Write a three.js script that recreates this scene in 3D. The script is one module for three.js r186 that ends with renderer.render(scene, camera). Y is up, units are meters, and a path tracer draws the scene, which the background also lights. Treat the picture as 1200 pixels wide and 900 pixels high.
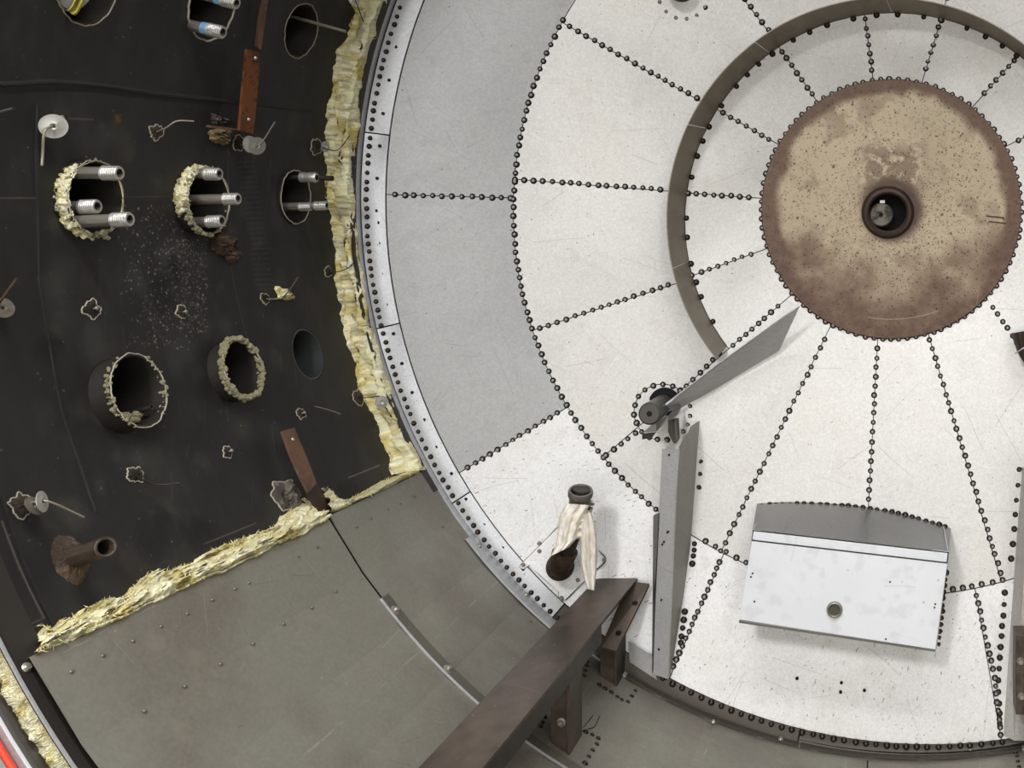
import * as THREE from 'three';
import { mergeGeometries, toCreasedNormals } from 'three/addons/utils/BufferGeometryUtils.js';
import { RoundedBoxGeometry } from 'three/addons/geometries/RoundedBoxGeometry.js';
import { RectAreaLightUniformsLib } from 'three/addons/lights/RectAreaLightUniformsLib.js';
import { Brush, Evaluator, SUBTRACTION } from 'three-bvh-csg';

// ---------------------------------------------------------------- camera, light, exposure
const scene = new THREE.Scene();
const renderer = new THREE.WebGLRenderer({ antialias: true });
renderer.toneMapping = THREE.LinearToneMapping;
renderer.toneMappingExposure = 3.9;
renderer.shadowMap.enabled = true;
RectAreaLightUniformsLib.init();
const V3 = (x, y, z) => new THREE.Vector3(x, y, z);
// the lens: 1250 px focal length, optical axis parallel to the drum's axis, shifted frame
const F = 1250, PX = 1040, PY = 270, D = 3.025, AX = 0, AY = 1.75, CX = -0.0895, CY = 1.6532;
const camera = new THREE.PerspectiveCamera(2 * Math.atan(450 / F) * 180 / Math.PI, 1200 / 900, 0.05, 40);
camera.position.set(CX, CY, D);
camera.setViewOffset(1200, 900, 600 - PX, 450 - PY, 1200, 900);
scene.background = new THREE.Color(0x000000);
const LAMPS = [ // x, y, z, width (x), length (z), intensity: strip panels under the hall ceiling
  [-1.15, 3.95, 5.6, 0.45, 1.2, 38, 'left rear'],
  [1.35, 3.95, 5.9, 0.45, 1.2, 8, 'right rear'],
  [-0.3, 3.98, 2.25, 3.2, 0.5, 2.8, 'near the drum mouth'],
];

// ---------------------------------------------------------------- helpers
let seed = 7;
const rnd = (a = 1, b) => { seed = (seed * 1664525 + 1013904223) >>> 0; const r = seed / 4294967296; return b === undefined ? r * a : a + r * (b - a); };
const names = new Map();
const numbered = (n) => { const k = names.get(n) || 0; names.set(n, k + 1); return k ? n + '_' + String(k).padStart(3, '0') : n; };
const at = (u, v, z) => V3(CX + (u - PX) * (D - z) / F, CY - (v - PY) * (D - z) / F, z);
function onCyl(u, v, R) {                       // the point of the drum wall of radius R seen at a pixel
  const dx = (u - PX) / F, dy = -(v - PY) / F, ox = CX - AX, oy = CY - AY;
  const a = dx * dx + dy * dy, b = 2 * (ox * dx + oy * dy), c = ox * ox + oy * oy - R * R;
  const t = (-b + Math.sqrt(b * b - 4 * a * c)) / 2 / a;
  return V3(CX + t * dx, CY + t * dy, D - t);
}
const cyl = (th, z, R) => V3(AX + R * Math.cos(th), AY + R * Math.sin(th), z);
const thOf = (p) => { let t = Math.atan2(p.y - AY, p.x - AX); return t < 0 ? t + 2 * Math.PI : t; };
const inward = (p) => V3(AX - p.x, AY - p.y, 0).normalize();
const lerp = (a, b, t) => a + (b - a) * t;
function thing(name, label, category, pos = V3(0, 0, 0), group) {
  const o = new THREE.Group(); o.name = numbered(name); o.position.copy(pos); scene.add(o);
  o.userData = { label, category, root: undefined };
  delete o.userData.root;
  if (group) o.userData.group = group;
  return o;
}
function structure(name, pos = V3(0, 0, 0)) {
  const o = new THREE.Group(); o.name = numbered(name); o.position.copy(pos); scene.add(o); o.userData = { kind: 'structure' }; return o;
}
function add(parent, name, geo, mat, label) {   // geometry is given in world metres; it becomes a part of parent
  let r = parent; const off = V3(0, 0, 0);
  while (r && r !== scene) { off.add(r.position); r = r.parent; }
  geo.translate(-off.x, -off.y, -off.z);
  const m = new THREE.Mesh(geo, mat); m.name = name; m.castShadow = m.receiveShadow = true;
  if (label) m.userData.label = label;
  parent.add(m);
  return m;
}
function gridGeo(fn, nu, nv, uvfn) {            // open sheet
  const p = [], uv = [], ix = [];
  for (let j = 0; j <= nv; j++) for (let i = 0; i <= nu; i++) { const q = fn(i / nu, j / nv); p.push(q.x, q.y, q.z); const w = uvfn ? uvfn(q, i / nu, j / nv) : [q.x, q.y]; uv.push(w[0], w[1]); }
  for (let j = 0; j < nv; j++) for (let i = 0; i < nu; i++) { const a = j * (nu + 1) + i, b = a + 1, c = a + nu + 1, d = c + 1; ix.push(a, b, d, a, d, c); }
  const g = new THREE.BufferGeometry();
  g.setAttribute('position', new THREE.Float32BufferAttribute(p, 3)); g.setAttribute('uv', new THREE.Float32BufferAttribute(uv, 2)); g.setIndex(ix);
  return g;
}
function slab(fn, nu, nv, thick, dirFn, uvfn) { // sheet with thickness, its face towards dirFn
  let top = gridGeo(fn, nu, nv, uvfn);
  const pos = top.attributes.position, P = (i, j) => { const k = j * (nu + 1) + i; return V3(pos.getX(k), pos.getY(k), pos.getZ(k)); };
  const mid = fn(.5, .5), n = dirFn(mid), e1 = fn(.51, .5).sub(mid), e2 = fn(.5, .51).sub(mid);
  const flip = e1.cross(e2).dot(n) < 0;
  if (flip) { const ix = top.index.array; for (let k = 0; k < ix.length; k += 3) { const t = ix[k]; ix[k] = ix[k + 1]; ix[k + 1] = t; } }
  top.computeVertexNormals();
  const ring = [];
  for (let i = 0; i < nu; i++) ring.push(P(i, 0)); for (let j = 0; j < nv; j++) ring.push(P(nu, j));
  for (let i = nu; i > 0; i--) ring.push(P(i, nv)); for (let j = nv; j > 0; j--) ring.push(P(0, j));
  const s = [], suv = [];
  const low = (q) => q.clone().addScaledVector(dirFn(q), -thick);
  for (let k = 0; k < ring.length; k++) {
    const a = ring[k], b = ring[(k + 1) % ring.length], c = low(b), d = low(a);
    const tri = flip ? [a, b, c, a, c, d] : [a, c, b, a, d, c];
    for (const q of tri) { s.push(q.x, q.y, q.z); suv.push(q.x, q.y); }
  }
  const side = new THREE.BufferGeometry();
  side.setAttribute('position', new THREE.Float32BufferAttribute(s, 3)); side.setAttribute('uv', new THREE.Float32BufferAttribute(suv, 2)); side.computeVertexNormals();
  const bot = gridGeo((u, v) => low(fn(u, v)), nu, nv, uvfn);
  if (!flip) { const ix = bot.index.array; for (let k = 0; k < ix.length; k += 3) { const t = ix[k]; ix[k] = ix[k + 1]; ix[k + 1] = t; } }
  bot.computeVertexNormals();
  return mergeGeometries([top.toNonIndexed(), bot.toNonIndexed(), side]);
}
function polySheet(pts, t, back = V3(0, 0, -1)) { // flat-ish plate from a list of world points
  const c2 = pts.map((p) => new THREE.Vector2((p.x - CX) / (D - p.z), (p.y - CY) / (D - p.z)));
  if (THREE.ShapeUtils.area(c2) < 0) { pts = pts.slice().reverse(); c2.reverse(); }
  const tri = THREE.ShapeUtils.triangulateShape(c2, []), bk = back.clone().multiplyScalar(t), out = [];
  const b = pts.map((p) => p.clone().add(bk));
  for (const [i, j, k] of tri) { out.push(pts[i], pts[j], pts[k], b[i], b[k], b[j]); }
  for (let i = 0; i < pts.length; i++) { const j = (i + 1) % pts.length; out.push(pts[i], b[i], b[j], pts[i], b[j], pts[j]); }
  const g = new THREE.BufferGeometry();
  g.setAttribute('position', new THREE.Float32BufferAttribute(out.flatMap((p) => [p.x, p.y, p.z]), 3));
  g.setAttribute('uv', new THREE.Float32BufferAttribute(out.flatMap((p) => [p.x + p.z * .7, p.y + p.z * .3]), 2));
  g.computeVertexNormals();
  return g;
}
function hull8(c) {                              // box from 8 corners: bottom ring 0-3, top ring 4-7
  const q = [[0, 3, 2, 1], [4, 5, 6, 7], [0, 1, 5, 4], [1, 2, 6, 5], [2, 3, 7, 6], [3, 0, 4, 7]], out = [], uvs = [];
  const ctr = c.reduce((s, p) => s.add(p), V3(0, 0, 0)).multiplyScalar(1 / 8);
  for (const f of q) {
    let [a, b, d, e] = f.map((i) => c[i]);
    const n = b.clone().sub(a).cross(d.clone().sub(a));
    if (n.dot(a.clone().add(d).multiplyScalar(.5).sub(ctr)) < 0) [b, e] = [e, b];
    out.push(a, b, d, a, d, e);
    const m = b.clone().sub(a).cross(d.clone().sub(a)), ax = Math.abs(m.y) >= Math.abs(m.x) && Math.abs(m.y) >= Math.abs(m.z) ? 1 : Math.abs(m.x) > Math.abs(m.z) ? 0 : 2;
    for (const p of [a, b, d, a, d, e]) uvs.push(...(ax === 1 ? [p.x * 1.3, p.z * .8] : ax === 0 ? [p.z, p.y] : [p.x, p.y]));
  }
  const g = new THREE.BufferGeometry();
  g.setAttribute('position', new THREE.Float32BufferAttribute(out.flatMap((p) => [p.x, p.y, p.z]), 3));
  g.setAttribute('uv', new THREE.Float32BufferAttribute(uvs, 2));
  g.computeVertexNormals();
  return g;
}
const bx = (x0, x1, y0, y1, z0, z1, r = .003) => { const g = new RoundedBoxGeometry(Math.abs(x1 - x0), Math.abs(y1 - y0), Math.abs(z1 - z0), 1, r); g.translate((x0 + x1) / 2, (y0 + y1) / 2, (z0 + z1) / 2); return g.index ? g.toNonIndexed() : g; };
const tube = (pts, r, seg = 24, rad = 8, closed = false) => new THREE.TubeGeometry(new THREE.CatmullRomCurve3(pts, closed), seg, r, rad, closed);
function capTube(pts, r, seg = 24, rad = 8) {
  const g = tube(pts, r, seg, rad), c = new THREE.CatmullRomCurve3(pts), parts = [g.toNonIndexed()];
  for (const e of [0, 1]) { const d = new THREE.CircleGeometry(r, rad); const tg = c.getTangent(e).multiplyScalar(e ? 1 : -1); d.applyQuaternion(new THREE.Quaternion().setFromUnitVectors(V3(0, 0, 1), tg)); const p = c.getPoint(e); d.translate(p.x, p.y, p.z); parts.push(d.toNonIndexed()); }
  return mergeGeometries(parts);
}
function lathe(profile, origin, axis, seg = 28) { // profile [[radius, height]...] along axis from origin
  const g = new THREE.LatheGeometry(profile.map(([r, h]) => new THREE.Vector2(r, h)), seg);
  g.applyQuaternion(new THREE.Quaternion().setFromUnitVectors(V3(0, 1, 0), axis.clone().normalize()));
  g.translate(origin.x, origin.y, origin.z);
  return toCreasedNormals(g.toNonIndexed(), .6);
}

// ---------------------------------------------------------------- textures
const lattice = (() => { const t = new Float32Array(65536); for (let i = 0; i < 65536; i++) t[i] = rnd(); return t; })();
function vn(x, y, per, off) {                    // tileable value noise
  const xi = Math.floor(x), yi = Math.floor(y), fx = x - xi, fy = y - yi;
  const a = (i, j) => lattice[((((i % per) + per) % per) * 197 + (((j % per) + per) % per) * 7919 + off * 3571) & 65535];
  const sx = fx * fx * (3 - 2 * fx), sy = fy * fy * (3 - 2 * fy);
  return lerp(lerp(a(xi, yi), a(xi + 1, yi), sx), lerp(a(xi, yi + 1), a(xi + 1, yi + 1), sx), sy);
}
const fbm = (u, v, f, oct, off) => { let s = 0, w = .5, n = 0; for (let o = 0; o < oct; o++) { s += w * vn(u * f, v * f, f, off + o); n += w; w *= .55; f *= 2; } return s / n; };
function canvasTex(w, h, pixel, draw, wrap = THREE.RepeatWrapping, srgb = true) {
  const c = document.createElement('canvas'); c.width = w; c.height = h;
  const x = c.getContext('2d'), im = x.createImageData(w, h), d = im.data;
  for (let j = 0; j < h; j++) for (let i = 0; i < w; i++) { const k = (j * w + i) * 4, q = pixel(i / w, j / h); d[k] = q[0]; d[k + 1] = q[1]; d[k + 2] = q[2]; d[k + 3] = 255; }
  x.putImageData(im, 0, 0);
  if (draw) draw(x, w, h);
  const t = new THREE.CanvasTexture(c); t.wrapS = t.wrapT = wrap; if (srgb) t.colorSpace = THREE.SRGBColorSpace;
  t.magFilter = THREE.LinearFilter;
  return t;
}
const mix = (a, b, t) => a.map((x, i) => x + (b[i] - x) * t);
const sstep = (a, b, x) => { const t = Math.min(1, Math.max(0, (x - a) / (b - a))); return t * t * (3 - 2 * t); };
function scratches(x, w, h, n, style, len, lw) {
  for (let k = 0; k < n; k++) { x.strokeStyle = style(k); x.lineWidth = lw * rnd(.5, 1.4); x.beginPath(); const a = rnd(6.28), px = rnd(w), py = rnd(h), l = len * rnd(.2, 1); x.moveTo(px, py); x.quadraticCurveTo(px + Math.cos(a) * l * .5 + rnd(-4, 4), py + Math.sin(a) * l * .5 + rnd(-4, 4), px + Math.cos(a) * l, py + Math.sin(a) * l); x.stroke(); }
}
function specks(x, w, h, n, r0, r1, style) { for (let k = 0; k < n; k++) { x.fillStyle = style(k); x.beginPath(); x.ellipse(rnd(w), rnd(h), rnd(r0, r1), rnd(r0, r1), rnd(3), 0, 6.3); x.fill(); } }
const alumTex = (base, stain, off, dark, streaks = 0) => canvasTex(1024, 1024, (u, v) => {
  const n = fbm(u, v, 5, 5, off), m = fbm(u, v, 24, 4, off + 9), f = vn(u * 256, v * 256, 256, off + 3);
  let c = mix(base, stain, sstep(.5, .85, n) * .4); c = mix(c, stain.map((q) => q * .95), sstep(.6, .85, m) * .22);
  const g = .93 + .1 * n + (f - .5) * .07; return c.map((q) => Math.min(255, q * g));
}, (x, w, h) => {
  scratches(x, w, h, 70, () => `rgba(70,66,60,${rnd(.05, .28)})`, 160, 1.2);
  scratches(x, w, h, 60, () => `rgba(255,255,255,${rnd(.1, .4)})`, 120, 1.2);
  specks(x, w, h, dark, .6, 2, () => `rgba(60,52,44,${rnd(.25, .8)})`);
  for (let k = 0; k < streaks; k++) { x.strokeStyle = `rgba(45,42,40,${rnd(.3, .8)})`; x.lineWidth = rnd(.8, 2.2); const px = rnd(w), py = rnd(h); x.beginPath(); x.moveTo(px, py); x.lineTo(px + rnd(-3, 3), py + rnd(2, 14)); x.stroke(); }
});
const TX = {
  alumIn: alumTex([219, 217, 213], [205, 198, 187], 11, 260),
  alumOut: alumTex([208, 209, 211], [186, 187, 188], 31, 160),
  alumLow: alumTex([221, 220, 218], [190, 186, 180], 51, 700, 260),
  white: canvasTex(512, 512, (u, v) => { const n = fbm(u, v, 6, 4, 77), m = fbm(u, v, 30, 3, 81); const g = .95 + .06 * n - .04 * sstep(.55, .8, m); return [232 * g, 234 * g, 237 * g]; }, (x, w, h) => { scratches(x, w, h, 20, () => `rgba(120,120,125,${rnd(.05, .25)})`, 60, 1.2); specks(x, w, h, 40, .5, 1.6, () => 'rgba(90,85,80,.5)'); }),
  floor: canvasTex(1024, 1024, (u, v) => { const n = fbm(u, v, 4, 5, 101), m = fbm(u, v, 18, 4, 107); let c = mix([152, 149, 138], [138, 131, 121], sstep(.4, .75, n)); c = mix(c, [160, 152, 139], sstep(.55, .85, m) * .6); const g = .97 + .06 * vn(u * 200, v * 200, 200, 4); return c.map((q) => q * g); }, (x, w, h) => { scratches(x, w, h, 60, () => `rgba(200,194,180,${rnd(.08, .4)})`, 90, 1.5); scratches(x, w, h, 40, () => `rgba(60,56,50,${rnd(.1, .3)})`, 70, 1.2); specks(x, w, h, 90, .6, 2.2, () => `rgba(210,204,190,${rnd(.2, .6)})`); specks(x, w, h, 60, 8, 26, () => `rgba(170,160,140,${rnd(.03, .1)})`); for (const px of [210, 560, 905]) for (let y = 0; y < h; y += rnd(10, 60)) { x.strokeStyle = `rgba(206,200,186,${rnd(.08, .5)})`; x.lineWidth = rnd(.8, 2.4); x.beginPath(); const q = px + rnd(-2, 2); x.moveTo(q, y); x.lineTo(q + rnd(-2, 2), y + rnd(4, 50)); x.stroke(); } }),
  wool: canvasTex(512, 512, (u, v) => { const n = fbm(u, v, 8, 5, 151), m = fbm(u, v, 40, 4, 157), s = fbm(u, v * .25 + .1, 60, 3, 160); let c = mix([236, 229, 186], [196, 178, 106], sstep(.4, .75, n)); c = mix(c, [244, 240, 218], sstep(.48, .75, m) * .8); return c.map((q) => q * (.82 + .3 * s)); }),
  steel: canvasTex(512, 512, (u, v) => { const n = fbm(u, v, 6, 5, 171), m = fbm(u, v, 30, 4, 177); const c = mix([110, 97, 86], [78, 67, 58], sstep(.35, .7, n)); const g = .85 + .35 * m; return c.map((q) => q * g); }, (x, w, h) => { scratches(x, w, h, 70, () => `rgba(170,158,145,${rnd(.05, .3)})`, 60, 1.4); specks(x, w, h, 60, .6, 1.8, () => 'rgba(210,200,190,.5)'); }),
  rust: canvasTex(512, 512, (u, v) => { const n = fbm(u, v, 6, 5, 191), m = fbm(u, v, 40, 4, 197); let c = mix([150, 92, 42], [104, 58, 26], sstep(.35, .7, n)); c = mix(c, [66, 38, 22], sstep(.55, .8, m) * .8); return c; }),
  brown: canvasTex(512, 512, (u, v) => { const n = fbm(u, v, 6, 5, 211), m = fbm(u, v, 40, 4, 217); let c = mix([112, 82, 62], [84, 62, 48], sstep(.35, .7, n)); return mix(c, [130, 116, 100], sstep(.6, .85, m) * .6); }),
  pipe: canvasTex(256, 256, (u, v) => { const n = fbm(u, v, 6, 5, 231), m = fbm(u, v, 30, 3, 237); const c = mix([196, 192, 184], [96, 92, 86], sstep(.4, .75, n)); return mix(c, [224, 220, 212], sstep(.55, .8, m) * .7); }),
  cloth: canvasTex(256, 256, (u, v) => { const n = fbm(u, v, 6, 4, 251); return mix([240, 234, 222], [222, 213, 196], sstep(.4, .8, n)); }),
};
// the rusted centre plate, uv = unit square around the disc
TX.disc = canvasTex(1024, 1024, (u, v) => {
  const X = (u - .5) * 2, Y = (v - .5) * 2, r = Math.hypot(X, Y), n = fbm(u, v, 6, 5, 271), m = fbm(u, v, 36, 4, 277), k = vn(u * 180, v * 180, 256, 9);
  let c = mix([198, 183, 156], [170, 154, 128], n);
  const rust = [98, 76, 62], dark = [66, 48, 40];
  c = mix(c, mix(rust, [120, 98, 80], m), sstep(.84, .93, r + (n - .5) * .2));
  const low = sstep(.18, .72, Y * .8 + r * .35 + (n - .5) * .7 - .15); c = mix(c, mix([84, 62, 50], [128, 106, 88], m), low * .92);
  const hub = Math.hypot(X, Y - .01); c = mix(c, dark, (1 - sstep(.2, .29, hub + (n - .5) * .08)) * .9);
  const plume = (1 - sstep(.1, .3, Math.abs(X * .9))) * sstep(-.62, -.45, Y + (n - .5) * .3) * (1 - sstep(-.1, .02, Y)); c = mix(c, rust, plume * .55 * sstep(.42, .58, m + .08));
  c = mix(c, rust, sstep(.66, .74, k) * .22 * sstep(.35, .6, m));
  c = mix(c, rust, sstep(.55, .75, fbm(u, v, 10, 4, 290)) * .3);
  return c;
}, (x, w, h) => {
  specks(x, w, h, 2600, 1.2, 3.6, () => `rgba(66,48,36,${rnd(.25, .85)})`); specks(x, w, h, 90, 3, 7, () => `rgba(74,54,40,${rnd(.3, .7)})`);
  for (let k = 0; k < 2600; k++) { const a = rnd(6.28), r = rnd(60, 330); x.fillStyle = `rgba(88,64,50,${rnd(.15, .6)})`; x.beginPath(); x.arc(540 + Math.cos(a) * r, 560 + Math.sin(a) * r * .8, rnd(.8, 2.8), 0, 6.3); x.fill(); }
  scratches(x, w, h, 40, () => `rgba(200,190,168,${rnd(.1, .35)})`, 60, 1.5);
  x.strokeStyle = 'rgba(50,34,26,.85)'; x.lineWidth = 6; x.beginPath(); x.moveTo(890, 540); x.lineTo(960, 548); x.moveTo(898, 562); x.lineTo(968, 570); x.stroke();
  x.strokeStyle = 'rgba(200,190,165,.5)'; x.lineWidth = 3; x.beginPath(); x.arc(512, 430, 520, 1.2, 1.75); x.stroke();
});
// the dark shell; u runs round the drum, v along it
const TH0 = 2.5, TH1 = 4.3, Z0 = -.3, Z1 = 1.45, R1 = 1.5875, R2 = 1.643;
TX.shell = canvasTex(2048, 1024, (u, v) => {
  const n = fbm(u, v, 5, 5, 311), m = fbm(u, v, 22, 4, 317), s = fbm(u * .3, v, 60, 3, 323), f = vn(u * 500, v * 300, 512, 1);
  let c = mix([41, 39, 38], [52, 49, 46], sstep(.4, .7, n)); c = mix(c, [68, 64, 60], sstep(.55, .85, m) * .55); c = mix(c, [70, 58, 48], sstep(.62, .8, fbm(u, v, 9, 4, 331)) * .35);
  return c.map((q) => q * (.86 + .16 * s + .1 * f));
}, (x, w, h) => {
  const sp = (u, v) => { const p = onCyl(u, v, R2); return [(thOf(p) - TH0) / (TH1 - TH0) * w, (1 - (p.z - Z0) / (Z1 - Z0)) * h]; };
  const line = (pts, st, lw) => { x.strokeStyle = st; x.lineWidth = lw; x.beginPath(); pts.forEach((p, i) => x[i ? 'lineTo' : 'moveTo'](...sp(...p))); x.stroke(); };
  const blob = (u, v, r, st) => { const [a, b] = sp(u, v); for (let k = 0; k < 14; k++) { x.fillStyle = st; x.beginPath(); x.ellipse(a + rnd(-r, r) * .6, b + rnd(-r, r) * .6, r * rnd(.3, .8), r * rnd(.3, .8), rnd(3), 0, 6.3); x.fill(); } };
  for (let k = 0; k < 70; k++) blob(rnd(60, 360), rnd(120, 620), rnd(10, 34), `rgba(${rnd() < .5 ? '92,80,70' : '84,82,80'},.06)`);
  blob(190, 345, 30, 'rgba(16,15,15,.2)'); blob(205, 315, 18, 'rgba(16,15,15,.2)'); blob(58, 405, 22, 'rgba(16,15,15,.2)'); blob(185, 625, 36, 'rgba(16,15,15,.2)'); blob(410, 575, 26, 'rgba(14,13,13,.2)'); blob(230, 620, 30, 'rgba(16,15,15,.2)');
  blob(138, 140, 7, 'rgba(150,96,48,.18)');
  for (let k = 0; k < 900; k++) { // pale spatter under the second port
    const a = rnd() < .6 ? [rnd(160, 215) + rnd(-25, 25), 300 + rnd(-60, 110)] : [225 + rnd(-18, 18), 320 + rnd(-40, 70)];
    const [px, py] = sp(...a); x.fillStyle = `rgba(214,204,184,${rnd(.2, .8)})`; x.beginPath(); x.arc(px, py, rnd(.5, 1.6), 0, 6.3); x.fill();
  }
  for (let k = 0; k < 260; k++) { const [px, py] = sp(rnd(0, 380), rnd(0, 680)); x.fillStyle = `rgba(200,194,182,${rnd(.1, .6)})`; x.beginPath(); x.arc(px, py, rnd(.5, 1.5), 0, 6.3); x.fill(); }
  const seam = 'rgba(150,140,126,.55)';
  line([[43, 122], [44, 240], [46, 330], [57, 400], [72, 480], [92, 540], [112, 600]], seam, 2.2);
  line([[0, 575], [20, 640], [45, 700], [62, 735]], seam, 2); line([[2, 610], [25, 670], [52, 725]], 'rgba(160,150,136,.6)', 2.4);
  line([[0, 107], [60, 104], [110, 105], [180, 114], [262, 122]], 'rgba(14,13,13,.8)', 7); line([[0, 98], [60, 95], [110, 99], [180, 109], [265, 118]], 'rgba(110,104,98,.5)', 5);
  line([[80, 139], [110, 140]], seam, 2); line([[0, 232], [42, 232]], seam, 1.8); line([[140, 231], [200, 230]], 'rgba(120,114,104,.4)', 1.5);
  line([[268, 160], [270, 260], [272, 320], [285, 380], [310, 450]], 'rgba(110,104,98,.5)', 2);
  line([[300, 125], [365, 131]], 'rgba(110,104,98,.6)', 3);
  line([[238, 638], [300, 613]], seam, 2); line([[408, 560], [445, 545]], 'rgba(190,180,160,.7)', 2); line([[30, 734], [50, 725]], seam, 1.6);
  for (let k = 0; k < 26; k++) line([[278 + k * .9, 190 + k * 6], [298 + k * .9, 189 + k * 6]], 'rgba(96,90,84,.45)', 2.5);
  for (let k = 0; k < 70; k++) { const a = rnd(100, 360), b = rnd(160, 560); line([[a, b], [a + rnd(-6, 6), b + rnd(6, 40)]], `rgba(126,118,108,${rnd(.06, .28)})`, rnd(1, 4)); }
}, THREE.MirroredRepeatWrapping);

// ---------------------------------------------------------------- materials
const M = (o) => new THREE.MeshStandardMaterial({ side: THREE.DoubleSide, ...o });
const bumpA = canvasTex(512, 512, (u, v) => { const n = fbm(u, v, 3, 3, 401), m = fbm(u, v, 40, 3, 409); const g = 255 * (.8 * n + .2 * m); return [g, g, g]; }, null, THREE.RepeatWrapping, false);
const bumpW = canvasTex(512, 512, (u, v) => { const n = fbm(u, v, 16, 5, 421), m = fbm(u * 1, v * .4, 90, 3, 429); const g = 255 * (.6 * n + .4 * m); return [g, g, g]; }, null, THREE.RepeatWrapping, false);
const mat = {
  alumIn: M({ map: TX.alumIn, color: 0xf2f2f2, metalness: .55, roughness: .48, bumpMap: bumpA, bumpScale: .0015 }),
  alumOut: M({ map: TX.alumOut, color: 0xbebdba, metalness: .65, roughness: .42, bumpMap: bumpA, bumpScale: .0012 }),
  alumLow: M({ map: TX.alumLow, metalness: .4, roughness: .48, bumpMap: bumpA, bumpScale: .0015 }),
  rim: M({ map: TX.alumOut, color: 0xf4f4f4, metalness: .55, roughness: .45 }),
  white: M({ map: TX.white, metalness: .15, roughness: .5 }),
  floor: M({ map: TX.floor, color: 0xf0f0ee, metalness: .45, roughness: .5, bumpMap: bumpA, bumpScale: .003 }),
  shell: M({ map: TX.shell, color: 0xc8c8c8, metalness: .1, roughness: .62, bumpMap: bumpA, bumpScale: .006 }),
  black: M({ color: 0x0b0a0a, roughness: .9 }),
  darkSteel: M({ color: 0x37332f, metalness: .4, roughness: .5 }),
  footSteel: M({ color: 0x4a443c, metalness: .4, roughness: .5 }),
  backing: M({ color: 0x17140f, roughness: .9 }),
  wool: M({ map: TX.wool, roughness: 1, bumpMap: bumpW, bumpScale: .012 }),
  fibre: M({ color: 0xd9cf9a, roughness: 1 }),
  steel: M({ map: TX.steel, color: 0xc4c0bc, metalness: .35, roughness: .5 }),
  rust: M({ map: TX.rust, color: 0xc8bcb0, metalness: .2, roughness: .65 }),
  brown: M({ map: TX.brown, metalness: .2, roughness: .6 }),
  pipe: M({ map: TX.pipe, color: 0xb4b0a9, metalness: .55, roughness: .45 }),
  collar: M({ color: 0xb9b6b0, metalness: .6, roughness: .4 }),
  castIron: M({ map: TX.steel, color: 0xa08f80, metalness: .3, roughness: .6 }),
  stubIron: M({ color: 0x55504b, metalness: .4, roughness: .5 }),
  disc: M({ map: TX.disc, color: 0xffffff, metalness: .25, roughness: .6 }),
  cloth: M({ map: TX.cloth, roughness: .95 }),
  patch: M({ color: 0x5a5248, roughness: .9 }),
  bead: M({ color: 0xaaa292, roughness: .8 }),
  wire: M({ color: 0xa39a88, metalness: .5, roughness: .5 }),
  washer: M({ color: 0xb2b0a8, metalness: .55, roughness: .45 }),
  brass: M({ color: 0x8c8a80, metalness: .5, roughness: .45 }),
  blue: M({ color: 0x7fa8cf, roughness: .5 }),
  cable: M({ color: 0xd2452c, roughness: .5 }),
  rivet: M({ vertexColors: true, metalness: .5, roughness: .38 }),
  sheetScrew: M({ color: 0x6e6960, metalness: .5, roughness: .45 }),
  screw: M({ color: 0x9b968c, metalness: .6, roughness: .4 }),
  hallWall: M({ color: 0xb8b6b0, roughness: .9 }), hallFloor: M({ color: 0x6c6862, roughness: .8 }), hallCeil: M({ color: 0xc9c8c4, roughness: .9 }),
};

// ---------------------------------------------------------------- the dished end wall: five rings given by centre, radius and depth
const RING = [[1044.5, 245, 60, -.235], [1044.5, 245, 152, -.235], [1046.5, 259, 244, -.19], [1054, 246, 452.5, -.105], [1090, 235, 637.5, -.012], [1078, 231, 656, 0], [1078, 231, 690, 0], [1078, 231, 1400, 0]];
const ringAt = (t) => { const i = Math.min(RING.length - 2, Math.max(0, Math.floor(t))), f = t - i; return RING[i].map((a, k) => lerp(a, RING[i + 1][k], f)); };
function tauOf(u, v) { let a = 0, b = RING.length - 1; for (let k = 0; k < 40; k++) { const m = (a + b) / 2, r = ringAt(m); if (Math.hypot(u - r[0], v - r[1]) > r[2]) a = m; else b = m; } return (a + b) / 2; }
const wallZ = (u, v) => ringAt(tauOf(u, v))[3];
const wallAt = (u, v, h = 0) => at(u, v, wallZ(u, v) + h);
const ringPx = (t, phi) => { const r = ringAt(t); return [r[0] + r[2] * Math.cos(phi), r[1] - r[2] * Math.sin(phi)]; };
const phiOf = (t, p) => { const r = ringAt(t); return Math.atan2(-(p[1] - r[1]), p[0] - r[0]); };
const zHat = () => V3(0, 0, 1);
const wall = structure('wall_back');
const wallPos = wallAt(1044, 245, -.03); wall.position.copy(V3(0, AY, -.3));
let panelOff = 0;
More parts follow.
